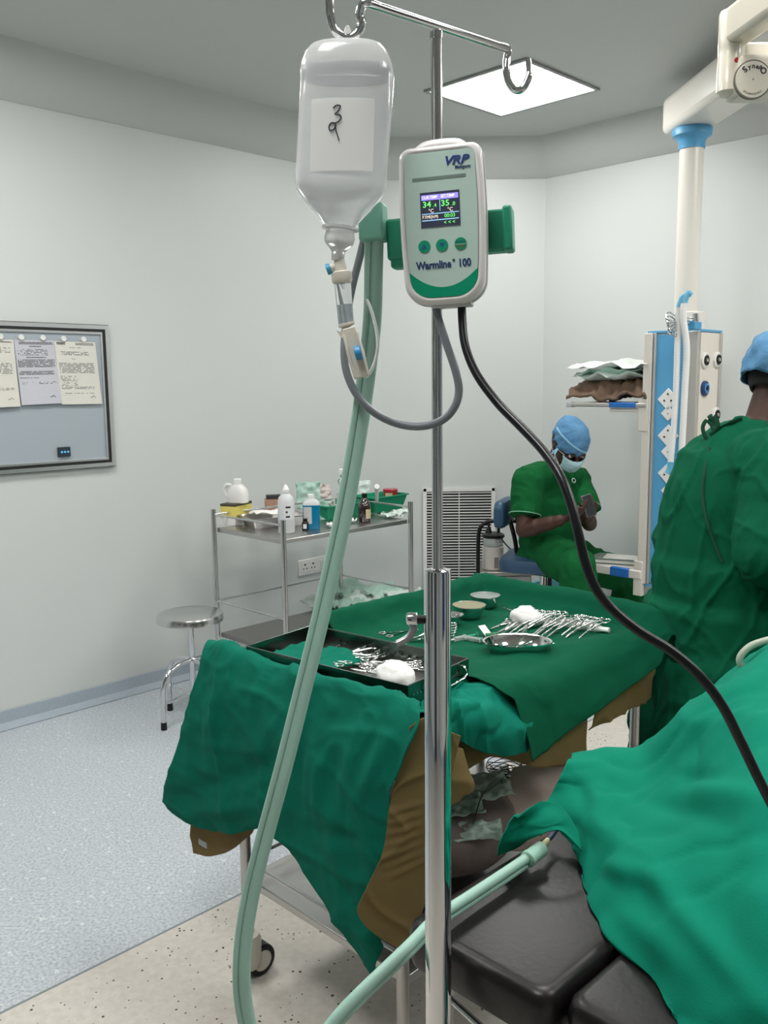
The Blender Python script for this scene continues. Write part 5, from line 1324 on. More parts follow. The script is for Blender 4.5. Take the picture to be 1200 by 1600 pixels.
# ============================================================ OPERATING TABLE (end section)
LC = atz(628, 1437, .70); LC = Vector((LC.x, LC.y, 0))
t = thing('operating_table', 'operating table with black padded sections and steel frame', 'operating table', LC+U*.5+V*.3)
LEA = mat('black_leatherette', (.006, .0045, .005), .36, bump=(90, .12, .003), vary=(5, (.009, .007, .008)), spec=.42)
def pad(s, r, ls, lr, z, th, nm='cushion'):
    c = LC+U*(s+ls/2)+V*(r+lr/2)+Vector((0, 0, z-th/2))
    mb = MB(); rs = []
    Mx = Matrix.Translation(c) @ Matrix.Rotation(PI/4, 4, 'Z')
    for ins_, dz in ((.02, -th/2), (.004, -th/2+.006), (0, -th/2+.02), (0, th/2-.022), (.004, th/2-.008), (.012, th/2-.001), (.022, th/2)):
        q = [Mx @ Vector((x, y, dz)) for x, y in rounded(ls-2*ins_, lr-2*ins_, .03-ins_*.5, 6)]; q.append(q[0]); rs.append(q)
    mb.grid(rs); mb.add(rs[0][:-1], [tuple(range(len(rs[0])-1))]); mb.add(rs[-1][:-1], [tuple(range(len(rs[0])-1))])
    return mb.build(nm, LEA, t)
pad(0, 0, .62, .275, .70, .078)
pad(.02, .283, .62, .34, .70, .078)
pad(.0, .63, .62, .95, .70, .078)
pad(.66, .12, .42, .48, .70, .05, 'arm_board')
MB().box(LC+U*.31+V*.8+Vector((0, 0, .60)), (.46, 1.5, .04), PI/4).build('bed_frame', STEELB, t, bevel=.004)
MB().box(LC+U*.31+V*.95+Vector((0, 0, .32)), (.3, .34, .52), PI/4).build('pedestal', STEEL, t, bevel=.01)
MB().box(LC+U*.31+V*1.0+Vector((0, 0, .04)), (.5, 1.1, .08), PI/4).build('foot_base', STEELB, t, bevel=.02)
MB().box(LC+U*.06+V*.03+Vector((0, 0, .47)), (.03, .03, .30), PI/4).build('side_post', STEELB, t, bevel=.003)
MB().tube([LC+U*.06+V*.03+Vector((0, 0, .56)), LC+U*.06+V*.5+Vector((0, 0, .45))], .006, 10).build('frame_rod', STEEL, t)
MB().tube([LC+U*.08+V*.03+Vector((0, 0, .60)), LC+U*.3+V*.3+Vector((0, 0, .60))], .008, 10).build('frame_rod', STEELD, t)
# patient drape
D1 = [[(893, 1186, .66), (950, 1182, .66), (1000, 1172, .66), (1055, 1128, .70), (1120, 1075, .74), (1200, 1025, .8), (1330, 950, .8)],
      [(893, 1182, .80), (950, 1178, .80), (1000, 1168, .80), (1055, 1122, .88), (1120, 1068, .95), (1200, 1018, 1.0), (1330, 935, 1.02)],
      [(876, 1212, .80), (940, 1205, .805), (1005, 1200, .81), (1065, 1175, .87), (1125, 1130, .94), (1200, 1080, .99), (1330, 1010, 1.0)],
      [(862, 1240, .77), (925, 1240, .79), (995, 1248, .80), (1065, 1240, .85), (1130, 1215, .91), (1205, 1180, .96), (1335, 1130, .98)],
      [(853, 1258, .755), (905, 1272, .765), (980, 1292, .79), (1060, 1310, .83), (1130, 1305, .87), (1205, 1290, .91), (1340, 1260, .93)],
      [(868, 1280, .745), (920, 1310, .745), (983, 1342, .78), (1060, 1385, .80), (1130, 1405, .83), (1210, 1415, .86), (1345, 1420, .87)],
      [(890, 1312, .72), (920, 1350, .725), (970, 1400, .74), (1045, 1460, .76), (1120, 1505, .78), (1210, 1540, .80), (1350, 1570, .80)],
      [(905, 1334, .708), (918, 1384, .708), (950, 1450, .71), (1022, 1520, .71), (1070, 1592, .71), (1150, 1680, .70), (1340, 1760, .70)],
      [(908, 1338, .703), (916, 1392, .703), (947, 1458, .704), (1020, 1528, .704), (1062, 1600, .700), (1130, 1720, .62), (1330, 1850, .58)]]
Z_ = lambda x, y, z=.8: atz(x, y, z)
fl = [(Z_(880, 1262), Z_(1200, 1400, .88), .016, .022), (Z_(900, 1275), Z_(1060, 1300, .83), -.012, .02), (Z_(950, 1215), Z_(1140, 1290, .88), -.012, .018), (Z_(930, 1200), Z_(1200, 1250, .93), .014, .02),
      (Z_(930, 1345, .75), Z_(1040, 1385, .79), .012, .016), (Z_(1000, 1372, .77), Z_(1060, 1440, .76), -.013, .016), (Z_(1020, 1370, .78), Z_(1220, 1600, .79), .014, .02), (Z_(950, 1400, .73), Z_(1120, 1560, .77), .010, .022),
      (Z_(1050, 1180, .85), Z_(1200, 1110, .97), .008, .015), (Z_(1040, 1200, .85), Z_(1120, 1215, .9), -.008, .012), (Z_(900, 1210), Z_(915, 1262, .78), -.012, .02)]
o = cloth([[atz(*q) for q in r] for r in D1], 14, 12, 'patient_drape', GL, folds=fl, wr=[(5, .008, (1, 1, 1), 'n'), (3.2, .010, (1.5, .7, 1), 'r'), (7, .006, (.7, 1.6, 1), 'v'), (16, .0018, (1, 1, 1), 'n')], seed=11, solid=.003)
tag(o, 'bright green surgical drape spread over the operating table', 'drape')
o = cloth([[atz(845, 1252, .80), atz(862, 1255, .795), atz(880, 1268, .785), atz(900, 1300, .76), atz(908, 1330, .74)], [atz(815, 1270, .79), atz(838, 1270, .785), atz(860, 1280, .78), atz(872, 1292, .77), atz(880, 1302, .765)],
           [atz(790, 1295, .76), atz(812, 1292, .76), atz(832, 1292, .765), atz(850, 1296, .765), atz(862, 1300, .765)], [atz(779, 1322, .725), atz(796, 1318, .73), atz(812, 1312, .74), atz(828, 1308, .75), atz(842, 1306, .755)],
           [atz(777, 1337, .69), atz(790, 1332, .70), atz(802, 1327, .712), atz(816, 1320, .72), atz(826, 1314, .73)]], 8, 8, 'drape_flap', GL, wr=[(7, .006, (1, 1, 1), 'r')], seed=4)
tag(o, 'green drape corner folded over beside the yellow hose tip', 'drape')
o = cloth([[LC+U*(.10+.1*i)+V*.68+Vector((0, 0, .62-.12*j)) for i in range(5)] for j in range(5)], 5, 5, 'hanging_drape', GL, wr=[(7, .02, (1, 1, .2), 'n')]); tag(o, 'green cloth hanging beneath the black cushion at the bottom', 'drape')
t = thing('suction_tube', 'thick clear suction tube looping out over the gown at the right edge', 'tube', at(1165, 1030, 1.9))
MB().tube(cr([at(1225, 995, 1.85), at(1200, 1000, 1.85), at(1172, 1010, 1.85), at(1156, 1028, 1.85), at(1162, 1043, 1.85), at(1190, 1040, 1.84), at(1225, 1030, 1.84)], 8), .0075, 16).build('tubing', mat('milky_tube', s2l(200, 205, 190), .3, trans=.3), t)

# ============================================================ SUCTION UNIT ON ITS TROLLEY
YT = 4.85
bx = at(770, 890, YT); zsh = at(790, 893, YT).z
t = thing('suction_trolley', 'small trolley with bent black tube frame beside the chair', 'trolley', Vector((bx.x+.1, YT, 0)))
for dy in (0, .30):
    mbt = MB().tube(cr([at(747, 905, YT+dy)*1-Vector((0, 0, zsh*.55)), at(747, 880, YT+dy), at(748, 835, YT+dy), at(754, 820, YT+dy), at(770, 814, YT+dy), at(800, 814, YT+dy), at(812, 816, YT+dy)], 6), .011, 12)
    mbt.build('bent_tube', BPLAS, t)
xl, xr = at(750, 895, YT).x, at(835, 895, YT).x
MB().box(((xl+xr)/2, YT+.15, zsh-.012), (xr-xl, .32, .022)).build('shelf', STEELB, t, bevel=.002)
cab = MB().box(((xl+xr)/2, YT+.17, (zsh-.03)/2+.02), (xr-xl-.02, .28, zsh-.08)).build('cabinet', mat('cabinet_white', s2l(206, 208, 206), .4), t, bevel=.005)
pj = Vector((at(773, 890, YT).x, YT+.08, zsh))
t = thing('suction_jar', 'white and clear suction jar with black lid on the trolley shelf', 'jar', pj)
MB().lathe([(0, .001), (.056, .001), (.060, .006), (.060, .128), (.057, .130)], pj, 32).build('jar_sleeve', mat('jar_white', s2l(222, 214, 206), .4), t)
MB().lathe([(.055, .128), (.056, .185)], pj, 32).build('clear_wall', mat('jar_clear', (.75, .78, .78), .1, trans=.7, ior=1.1), t)
lid = MB().lathe([(.062, .180), (.064, .186), (.062, .196), (.045, .205), (.02, .209), (0, .209)], pj, 32).build('lid', BPLAS, t)
MB().lathe([(.02, .205), (.014, .225), (.006, .235), (.007, .262), (0, .264)], pj+Vector((-.025, 0, 0)), 16).build('lid_nozzle', BPLAS, lid)
MB().tube([pj+Vector((.03, 0, .2)), pj+Vector((.03, 0, .225)), pj+Vector((.036, 0, .258))], .008, 12).build('lid_valve', BPLAS, lid)
MB().box(pj+Vector((.012, -.0605, .045)), (.024, .002, .06)).build('level_window', mat('window_grey', s2l(130, 122, 115), .5), t, smooth=False)
MB().tube(cr([pj+Vector((.03, -.03, .19)), pj+Vector((.07, -.04, .14)), pj+Vector((.12, -.05, .09))], 5), .004, 8).build('jar_hose', BPLAS, t)
pj = Vector((at(797, 892, YT).x, YT+.05, zsh))
t = thing('small_flask', 'small clear flask with orange fluid beside the suction jar', 'flask', pj)
MB().lathe([(0, .001), (.026, .001), (.028, .004), (.028, .022)], pj, 20).build('dark_base', mat('dark_fluid', (.03, .012, .008), .3), t)
MB().lathe([(.028, .022), (.028, .042), (0, .042)], pj, 20).build('orange_fluid', mat('orange_fluid', s2l(235, 150, 40), .3), t)
MB().lathe([(.027, .042), (.024, .07), (.010, .09), (.009, .115), (.012, .12)], pj, 20).build('flask_neck', CLR, t)

# ============================================================ CHAIR
YC = 4.62
sc0 = at(852, 880, YC); SBL = mat('blue_vinyl', s2l(44, 76, 104), .45)
t = thing('operator_chair', 'blue padded swivel chair on which the seated person sits', 'chair', Vector((sc0.x, YC, 0)))
zs_ = at(850, 868, YC).z
mb = MB(); rs = []
Mx = Matrix.Translation((sc0.x-.01, YC+.05, zs_-.035)) @ Matrix.Rotation(-.35, 4, 'Z')
for ins_, dz in ((.02, -.04), (.004, -.034), (0, -.02), (0, .01), (.006, .028), (.03, .035)):
    q = [Mx @ Vector((x, y, dz)) for x, y in rounded(.40-2*ins_, .42-2*ins_, .09, 6)]; q.append(q[0]); rs.append(q)
mb.grid(rs); mb.add(rs[0][:-1], [tuple(range(len(rs[0])-1))]); mb.add(rs[-1][:-1], [tuple(range(len(rs[0])-1))]).build('seat', SBL, t)
zb_ = at(790, 800, YC+.05).z
mb = MB(); rs = []
Mx = Matrix.Translation((at(790, 800, YC+.05).x-.005, YC+.05, zb_)) @ Matrix.Rotation(-.35, 4, 'Z')
for ins_, dx in ((.02, -.03), (.004, -.024), (0, -.01), (0, .01), (.006, .024), (.02, .03)):
    q = [Mx @ Vector((dx, x, y)) for x, y in rounded(.30-2*ins_, .14-2*ins_, .04, 6)]; q.append(q[0]); rs.append(q)
mb.grid(rs); mb.add(rs[0][:-1], [tuple(range(len(rs[0])-1))]); mb.add(rs[-1][:-1], [tuple(range(len(rs[0])-1))]).build('backrest', SBL, t)
cx = Vector((sc0.x, YC+.05, 0))
MB().tube(cr([Vector((at(790, 800, YC).x+.02, YC+.07, zb_)), Vector((at(790, 800, YC).x+.06, YC+.09, zb_-.14)), Vector((at(790, 800, YC).x+.10, YC+.08, zs_-.09)), cx+Vector((0, 0, zs_-.09))], 6), .012, 10).build('back_stem', BPLAS, t)
MB().lathe([(.028, .10), (.028, .28), (.020, .28), (.020, zs_-.07)], cx, 20).build('gas_column', CHROME, t)
MB().tube([cx+Vector((.03, -.02, .12)), cx+Vector((.03, -.02, zs_-.075))], .012, 10).build('column_cover', BPLAS, t)
for k in range(5):
    a = k*2*PI/5+.3; d = Vector((math.cos(a), math.sin(a), 0))
    lg = MB().tube([cx+Vector((0, 0, .11)), cx+d*.27+Vector((0, 0, .07))], [.02, .013], 10).build('base_leg', BPLAS, t)
    MB().tube([cx+d*.265+Vector((-d.y*.02, d.x*.02, .026)), cx+d*.265+Vector((d.y*.02, -d.x*.02, .026))], .026, 16).build('caster', BPLAS, lg)
# teal tub on the floor behind the chair
c = Vector((at(870, 915, 5.0).x+.04, 5.12, 0))
t = thing('plastic_tub', 'turquoise plastic tub on the floor behind the chair', 'tub', c)
MB().lathe([(0, .001), (.15, .001), (.17, .36), (.18, .365), (.165, .36), (.145, .01), (0, .01)], c, 32).build('tub_wall', mat('turquoise_plastic', s2l(110, 180, 190), .4), t)
# ============================================================ PEOPLE
SKIN = mat('dark_skin', s2l(66, 43, 36), .5, vary=(14, s2l(76, 51, 43)), spec=.3)
SCR = mat('scrub_green', s2l(12, 84, 42), .85, bump=(300, .3, .0015), vary=(6, s2l(14, 94, 48)), spec=.15)
GWN = mat('gown_green', s2l(4, 84, 58), .88, bump=(300, .3, .0015), vary=(5, s2l(6, 94, 66)), spec=.15)
CAPM = mat('cap_blue', s2l(58, 108, 150), .8, bump=(70, .6, .006), vary=(22, s2l(104, 158, 198)))
MASK = mat('mask_blue', s2l(172, 208, 216), .8, bump=(60, .2, .002))
HAIR = mat('black_hair', (.012, .010, .010), .7, bump=(200, .6, .003))
def displace(o, fn):
    me = o.data; me.calc_loop_triangles()
    ns = [v.normal.copy() for v in me.vertices]
    for v, n in zip(me.vertices, ns): v.co += n*fn(v.co, n)
    me.update()
def hand(mb, wr, d, pn, L=.175, curl=.5, thumb=1, spread=1):
    """wr wrist, d direction of fingers, pn palm normal (fingers curl towards it), five fingers with bends"""
    d = Vector(d).normalized(); pn = Vector(pn); pn = (pn-d*pn.dot(d)).normalized(); s = d.cross(pn)*thumb
    mb.tube([wr-d*.02, wr+d*.01, wr+d*.045, wr+d*.08], [(.024, .018), (.028, .017), (.038, .015), (.038, .013)], 14, side=s)
    for k, (o, l) in enumerate(((-.030, .92), (-.011, 1.0), (.010, .96), (.029, .80))):
        p = wr+d*.078-s*o*-1; r = .0085-.0006*k; q = [p-d*.02]; a = 0; c = p; segs = (.040*l, .026*l, .020*l)
        q.append(c)
        for sg in segs:
            a += curl*.75; c = c+(d*math.cos(a)+pn*math.sin(a))*sg+(-s)*(-o)*.04; q.append(c)
        mb.tube(cr(q, 3), [r]*(3*4)+[r*.8], 8); mb.ball(q[-1], r*.85, 8)
    b = wr+d*.025+s*-.026; th = [b, b-s*.022+d*.022+pn*.006, b-s*.026+d*.05+pn*.016, b-s*.016+d*.074+pn*.024]
    mb.tube(cr(th, 3), [.012]*4+[.010]*3+[.009]*3, 8); mb.ball(th[-1], .009, 8)
def head_parts(S_, f, root, m_body, cap_low=-.02, hairy=True, mask=True, capscale=1.0, tieat=True):
    f = Vector(f).normalized(); h = (Vector((0, 0, 1))-f*f.z).normalized(); s = f.cross(h)
    R3 = Matrix((s, f, h)).transposed()
    def L(x, y, z): return S_+R3 @ Vector((x, y, z))
    mb = m_body
    mb.ball(S_+h*.02-f*.008, (.074, .094, .092), 24, R3)
    mb.ball(L(0, .03, -.045), (.058, .058, .062), 20, R3)
    mb.ball(L(0, .062, -.088), (.026, .024, .020), 12, R3)           # chin
    mb.tube([L(0, .088, .018), L(0, .102, -.012), L(0, .110, -.034), L(0, .096, -.042)], [.008, .010, .014, .010], 10)   # nose
    for sg in (-1, 1):
        mb.ball(L(.076*sg, -.008, -.012), (.010, .020, .032), 10, R3)
        mb.ball(L(.030*sg, .086, .022), (.022, .010, .007), 10, R3)  # brow
        mb.ball(L(.036*sg, .072, -.022), (.022, .018, .018), 10, R3) # cheek
    mb.ball(L(0, .094, -.060), (.022, .010, .006), 10, R3).ball(L(0, .092, -.070), (.020, .010, .006), 10, R3)           # lips
    def extras(par):
        for sg in (-1, 1):
            e = MB().ball(L(.030*sg, .075, .006), .0105, 12).build('eye', mat('eye_white', (.7, .68, .65), .2), par)
            MB().ball(L(.030*sg, .083, .002), .0045, 8).build('pupil', INK, e)
        q = MB(); g = []
        # hair below the cap
        n = 24; hr = []
        for j in range(7):
            ph = PI*(.50+.20*j/6)
            hr.append([L(.0815*math.sin(ph)*math.cos(a), -.012+.100*math.sin(ph)*math.sin(a), .018+.10*math.cos(ph)) for a in [PI*(1.0+k/n)-.25+.5*k/n for k in range(n+1)]])
        MB().grid(hr).build('hair', HAIR, par, solid=.008)
        # surgical cap: gathered dome with a tie band
        n, m_ = 80, 28; cp = []
        for j in range(m_+1):
            ph = PI*.62*j/m_; row = []
            for k in range(n+1):
                a = 2*PI*k/n; rr = 1+.03*math.sin(a*11+j*.4)*math.sin(ph)**2*(j/m_)+.09*noise.noise(Vector((math.cos(a)*2.2, math.sin(a)*2.2+ph*2, S_.x*3)))+.05*noise.noise(Vector((math.cos(a)*6, math.sin(a)*6+ph*4, S_.x)))
                bk = .03*max(0, -math.sin(a))
                z = .018+.112*math.cos(ph)*capscale
                fr_ = max(0, math.sin(a))
                if j > m_*.7: z += .03*fr_*(j/m_-.7)/.3
                row.append(L(.091*capscale*math.sin(ph)**.85*math.cos(a)*rr, (-.010+(.108+bk)*capscale*math.sin(ph)**.85*math.sin(a)*rr), z+.008))
            row[-1] = row[0].copy(); cp.append(row)
        c_ = MB().grid(cp).build('surgical_cap', CAPM, par, smooth=2, solid=.002)
        band = [L(.0935*capscale*math.cos(a), -.010+.114*capscale*math.sin(a), .035+.05*math.cos(a-.6)) for a in [2*PI*k/40 for k in range(40)]]
        MB().tube(band, [(.006, .0022)]*40, 8, closed=True, side=h).build('cap_band', mat('cap_band_blue', s2l(150, 200, 230), .7), c_)
        for sg in (-.5, .7):
            MB().tube(cr([L(.09, .03, .012), L(.098, .034+.01*sg, -.01), L(.096, .036+.03*sg, -.035)], 4), [(.006, .0015)]*9, 6, side=f).build('cap_tie', mat('cap_band_blue', (0, 0, 0)), c_)
        if mask:
            g = [[L(.058*math.sin(u*1.35)*(1-.18*v), .052+.066*math.cos(u*1.35)*(1-.06*v*v)+.008*math.cos(v*2), -.004-.045*(v+.85)+.004*math.sin(v*9)) for u in [-1+2*k/16 for k in range(17)]] for v in [-1+2.0*k/12 for k in range(13)]]
            mk = MB().grid(g).build('face_mask', MASK, par, smooth=2, solid=.002)
            for sg in (-1, 1):
                for z_ in (-.002, -.07):
                    MB().tube(cr([L(.056*sg, .062, z_), L(.074*sg, .02, (z_-.01)*.6), L(.084*sg, -.012, -.01+z_*.3)], 4), .0014, 6).build('mask_strap', mat('strap_white', (.8, .82, .82), .6), mk)
    return extras
# ---------------------------------------------- seated person
root = thing('person', 'seated person in green scrubs, blue cap and mask, looking down at a phone', 'person', Vector((at(860, 880, 4.66).x, 4.66, 0)))
S1 = at(890, 695, 4.50)
neck = at(864, 726, 4.66)
body = MB(); ex = head_parts(S1, (.26, -.62, -.74), root, body, capscale=.93)
pel, wai, che, upc = at(861, 862, 4.70), at(859, 835, 4.70), at(853, 788, 4.68), at(858, 748, 4.67)
sa = Vector((.80, .60, 0)).normalized()
body.tube(cr([neck-Vector((0, 0, .02)), neck.lerp(S1, .45), S1-Vector((.02, -.03, 0))], 4), .056, 14)
body.tube(cr([pel, wai, che, upc, neck], 5), [(.15, .11)]*5+[(.14, .10)]*5+[(.155, .11)]*5+[(.15, .085)]*3+[(.11, .07)]*2+[(.06, .06)], 20, side=sa)
nsh, fsh = at(826, 750, 4.54), at(900, 752, 4.78)
nel, nwr = at(818, 828, 4.46), at(880, 812, 4.33)
fel, fwr = at(921, 818, 4.62), at(915, 802, 4.43)
def arm(mb, sh, el, wr, k=1.):
    mb.tube(cr([upc.lerp(sh, .5) if k else sh, sh, sh.lerp(el, .5), el], 5), [.05]*5+[.052]*3+[.047]*4+[.041]*4, 14); mb.ball(sh, .056, 14); mb.ball(el, .041, 14)
    mb.tube(cr([el, el.lerp(wr, .35), el.lerp(wr, .8), wr], 5), [.040]*3+[.042]*3+[.036]*4+[.030]*4+[.026]*2, 14)
arm(body, nsh, nel, nwr); arm(body, fsh, fel, fwr)
ph_c = at(913, 794, 4.30)
hand(body, nwr, (ph_c-nwr)+Vector((-.0, 0, -.02)), (.1, .2, 1), curl=.55, thumb=-1)
hand(body, fwr, (ph_c-fwr)+Vector((.02, 0, .0)), (-.3, -.2, 1), curl=.75, thumb=1)
nkn, nan = at(903, 884, 4.27), at(908, 884, 4.36); nan.z = .10
fkn, fan = at(985, 908, 4.98), at(966, 912, 4.94); fan.z = .10
nhp, fhp = at(848, 866, 4.64), at(872, 864, 4.80)
for hp_, kn, an in ((nhp, nkn, nan), (fhp, fkn, fan)):
    body.tube(cr([hp_, hp_.lerp(kn, .5), kn], 5), [.078]*4+[.07]*4+[.056]*3, 14); body.ball(kn, .056, 14)
    body.tube(cr([kn, kn.lerp(an, .35), an], 5), [.052]*4+[.052]*3+[.036]*4, 14)
b_ = body.build('body', SKIN, root, remesh=.0055, soften=3)
ex(b_) if False else ex(root)
# scrub top
top = MB()
top.tube(cr([pel+Vector((.0, 0, -.06)), pel+Vector((0, 0, .03)), wai+Vector((0, 0, .03)), che, upc, neck+Vector((-.004, .0, -.008))], 5), [(.200, .160)]*4+[(.185, .145)]*4+[(.18, .14)]*4+[(.19, .135)]*5+[(.185, .115)]*4+[(.155, .10)]*2+[(.12, .09), (.095, .085), (.085, .08)], 24, side=sa)
for sh, el, dn in ((nsh, nel, Vector((-.006, -.004, 0))), (fsh, fel, Vector((.006, 0, 0)))):
    e = sh.lerp(el, .72)
    top.ball(sh+Vector((0, 0, -.004)), (.080, .080, .072), 18); top.tube([upc.lerp(sh, .4), sh, sh.lerp(e, .5), e], [.10, .080, .076, .078], 18)
tp_ = top.build('scrub_top', SCR, root, remesh=.008, soften=5)
def wr1(p, n):
    q = Vector((p.x*5, p.y*5, p.z*9)); v = noise.noise(q+Vector((3, 1, 2))); w_ = noise.noise(Vector((p.x*16+p.z*12, p.y*16, p.z*14-p.x*10)))
    return .013*v+.010*(1-abs(w_)*2)*(.6)
displace(tp_, wr1)
for sh, el in ((nsh, nel), (fsh, fel)):
    d = (el-sh).normalized(); e = sh+(el-sh)*.72; s1 = d.orthogonal().normalized(); s2 = d.cross(s1)
    MB().tube([e+s1*.0815*math.cos(a)+s2*.0815*math.sin(a)-d*.006 for a in [2*PI*k/28 for k in range(28)]], .0024, 6, closed=True).build('sleeve_piping', mat('piping_mint', s2l(120, 180, 150), .6), tp_)
pl = at(896, 751, 4.55)
# trousers
tr = MB()
tr.tube([pel+Vector((0, 0, .02)), pel+Vector((0, 0, -.03)), pel+Vector((0, -.02, -.07))], [(.175, .15), (.19, .165), (.17, .14)], 20, side=sa)
for hp_, kn, an, r1 in ((nhp, nkn, nan, .112), (fhp, fkn, fan, .105)):
    tr.tube(cr([hp_, hp_.lerp(kn, .5)+Vector((0, 0, .006)), kn+Vector((0, 0, .004))], 5), [r1]*4+[r1*.93]*4+[.085]*3, 18); tr.ball(kn, .086, 16)
    lo = an+Vector((0, 0, .02)); tr.tube(cr([kn, kn.lerp(lo, .35), lo], 5), [.085]*4+[.084]*4+[.078]*3, 18)
tr_ = tr.build('scrub_trousers', SCR, root, remesh=.008, soften=5)
displace(tr_, lambda p, n: .014*noise.noise(Vector((p.x*5, p.y*5, p.z*5)))+.009*(1-2*abs(noise.noise(Vector((p.x*13, p.y*13, p.z*11+p.x*9))))))
for an, d in ((nan, Vector((.5, -.85, 0))), (fan, Vector((.8, -.6, 0)))):
    MB().tube([Vector((an.x, an.y, .05))-d*.05, Vector((an.x, an.y, .055)), Vector((an.x, an.y, .04))+d*.09, Vector((an.x, an.y, .03))+d*.18], [(.036, .05), (.04, .05), (.042, .035), (.03, .022)], 14, side=(-d.y, d.x, 0)).build('shoe', BPLAS, root)
p, n = hit(tp_, 896, 751, .002)
MB().tube([p+n.orthogonal().normalized()*.011*math.cos(a)+n.cross(n.orthogonal().normalized())*.011*math.sin(a) for a in [2*PI*k/18 for k in range(18)]], .0035, 6, closed=True).build('round_badge', mat('badge_grey', s2l(170, 190, 178), .5), tp_)
# the phone
t = thing('mobile_phone', 'dark phone in a grey case held by the seated person', 'phone', ph_c)
Rp = Matrix.Rotation(-.5, 3, 'Z') @ Matrix.Rotation(1.25, 3, 'Y') @ Matrix.Rotation(.5, 3, 'X')
pc = ph_c+Vector((.02, .0, .012))
MB().box(pc, (.11, .066, .010), rot=Rp).build('phone_case', mat('case_grey', s2l(96, 98, 97), .35, .4), t, bevel=.004)
MB().box(pc+Rp @ Vector((0, 0, .005)), (.10, .058, .001), rot=Rp).build('phone_screen', mat('glass_black', (.01, .01, .012), .08), t, bevel=.0004)

# ---------------------------------------------- standing person in a gown
root = thing('person', 'standing person in long green gown and blue cap, back to the camera, at right edge', 'person', Vector((at(1135, 930, 2.6).x, 2.6, 0)))
fw = Vector((.75, .66, 0)).normalized(); sr = Vector((.66, -.75, 0)).normalized()
pel, wai, che, upc, neck = at(1128, 930, 2.62), at(1128, 865, 2.62), at(1138, 790, 2.62), at(1164, 728, 2.62), at(1190, 668, 2.64)
S2 = at(1222, 598, 2.68)
body = MB(); ex = head_parts(S2, (.78, .50, -.36), root, body, capscale=1.08)
body.tube(cr([neck-Vector((.0, 0, .03)), neck.lerp(S2, .5), S2-fw*.02], 4), .062, 14)
body.tube(cr([pel, wai, che, upc, neck], 5), [(.16, .12)]*5+[(.15, .11)]*5+[(.165, .12)]*5+[(.17, .10)]*3+[(.12, .08)]*2+[(.06, .06)], 20, side=sr)
rsh, lsh = at(1216, 738, 2.43), at(1100, 785, 2.80)
rel, rwr = at(1192, 862, 2.36), at(1290, 905, 2.40)
lel, lwr = at(1060, 846, 2.92), at(1130, 892, 3.05)
arm(body, rsh, rel, rwr); arm(body, lsh, lel, lwr)
hand(body, rwr, (.9, .1, -.25), (0, .3, -1), curl=.45, thumb=-1); hand(body, lwr, (.9, -.1, -.2), (0, -.3, -1), curl=.45)
for sg in (-1, 1):
    hp_ = pel+sr*.085*sg+Vector((0, 0, -.04)); an = Vector((pel.x, pel.y, .09))+sr*.12*sg-fw*.05; kn = hp_.lerp(an, .5)+fw*.02
    body.tube(cr([hp_, hp_.lerp(kn, .5), kn, kn.lerp(an, .4), an], 5), [.088]*5+[.075]*5+[.056]*5+[.054]*4+[.038]*2, 14)
    ft = Vector((an.x, an.y, 0)); MB().tube([ft-fw*.06+Vector((0, 0, .045)), ft+Vector((0, 0, .055)), ft+fw*.09+Vector((0, 0, .04)), ft+fw*.19+Vector((0, 0, .028))], [(.036, .044), (.04, .05), (.044, .034), (.03, .02)], 14, side=sr).build('shoe', BPLAS, root)
body.build('body', SKIN, root, remesh=.0065, soften=3)
ex(root)
gw = MB()
low = [at(1126, 1000, 2.62), at(1124, 1090, 2.62), at(1122, 1180, 2.62)]; bot = Vector((low[2].x, 2.62, .22))
gw.tube(cr([bot, low[2], low[1], low[0], pel+Vector((0, 0, .0)), wai, che, upc, neck+Vector((-.004, -.004, -.005))], 4),
        [(.285, .235)]*4+[(.272, .22)]*4+[(.255, .205)]*4+[(.235, .185)]*4+[(.212, .165)]*4+[(.196, .15)]*4+[(.198, .155)]*4+[(.190, .135), (.165, .125)]+[(.135, .11), (.105, .10)]+[(.08, .085)], 32, side=sr)
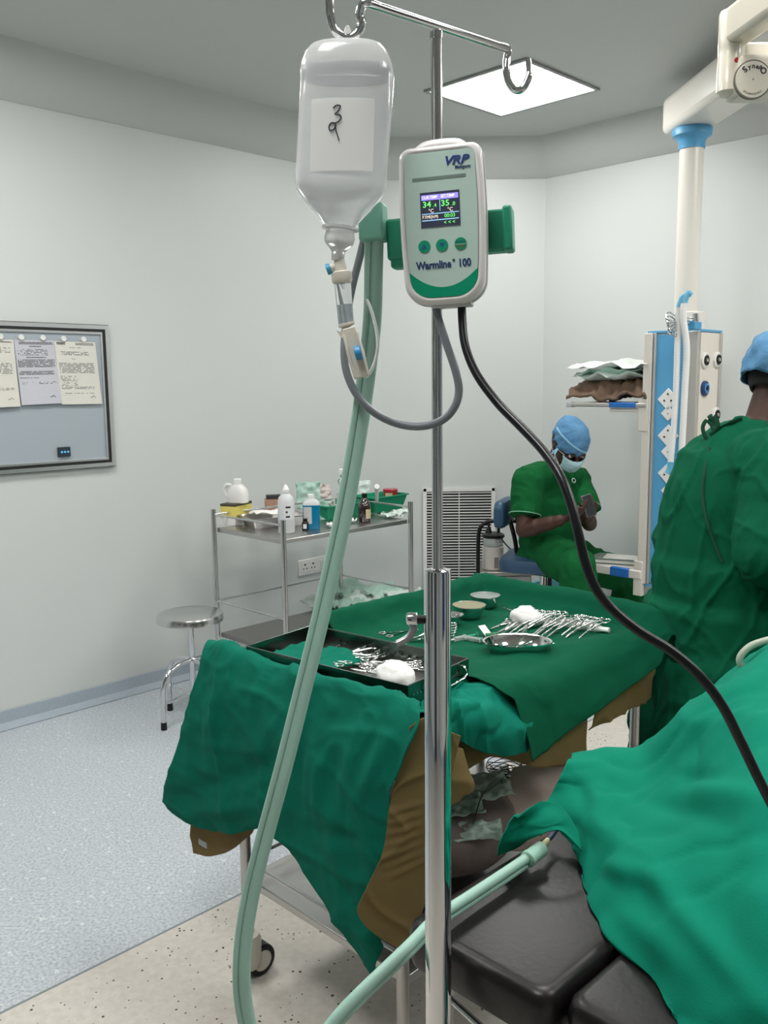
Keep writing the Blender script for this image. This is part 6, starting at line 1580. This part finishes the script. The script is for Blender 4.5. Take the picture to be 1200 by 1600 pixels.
for sh, el, wr_, r0 in ((rsh, rel, rwr, .095), (lsh, lel, lwr, .09)):
    gw.ball(sh, (.088, .088, .078), 18)
    gw.tube(cr([upc.lerp(sh, .45), sh, sh.lerp(el, .5), el], 4), [.11]*4+[r0]*4+[r0*.93]*4+[r0*.86], 18); gw.ball(el, r0*.87, 18)
    gw.tube(cr([el, el.lerp(wr_, .5), wr_], 4), [r0*.86]*4+[.062]*4+[.045], 16)
g_ = gw.build('surgical_gown', GWN, root, remesh=.0075, soften=5)
def gfn(p, n):
    a = math.atan2(p.y, p.x)
    lowk = max(0, min(1, (1.25-p.z)/.9))
    v = noise.noise(Vector((p.x*7, p.y*7, p.z*1.3)))
    def rg(x, y, z, w_): return math.exp(-(noise.noise(Vector((x, y, z)))/w_)**2)
    a_ = rg(p.x*9+p.z*8+4, p.y*9, p.z*3-p.x*4, .07); b_ = rg(p.x*12, p.y*12, p.z*1.8+7, .09); c_ = rg(p.x*8-p.z*3.5, p.y*8, p.z*2.2+3, .07); d_ = rg(p.x*16-p.z*9, p.y*16, p.z*6+1, .10)
    m_ = .5+.5*noise.noise(Vector((p.x*4, p.y*4, p.z*4+9)))
    return .024*v*(.3+lowk)+.009*a_*(1-.6*lowk)*m_+.012*b_*(.3+lowk)+.008*c_+.004*d_*m_
displace(g_, gfn)
RIB = mat('tie_green', s2l(8, 72, 50), .85)
def ribbon(pts, name, w_=.008, off=.004, extra=()):
    ps = [hit(g_, x, y, off)[0] for x, y in pts]+list(extra)
    return MB().tube(cr(ps, 5), [(w_, .002)]*(5*(len(ps)-1)+1), 8, side=(1, 0, 0)).build(name, RIB, g_)
ribbon([(1108, 700), (1102, 740), (1099, 775), (1106, 815), (1116, 845), (1130, 878)], 'gown_opening', .005)
ribbon([(1160, 656), (1142, 662), (1124, 672), (1110, 682)], 'neck_band', .008)
kp = hit(g_, 1118, 676, .01)[0]
Yk = kp.y
MB().tube(cr([kp, at(1112, 664, Yk), at(1104, 657, Yk), at(1098, 668, Yk), at(1102, 682, Yk), at(1108, 688, Yk)], 5), [(.006, .002)]*26, 8, side=(1, 0, 0)).build('tie_loop', RIB, g_)
MB().tube(cr([kp, at(1120, 664, Yk), at(1114, 652, Yk), at(1108, 655, Yk)], 5), [(.010, .004)]*16, 8, side=(1, 0, 0)).build('tie_end', RIB, g_)
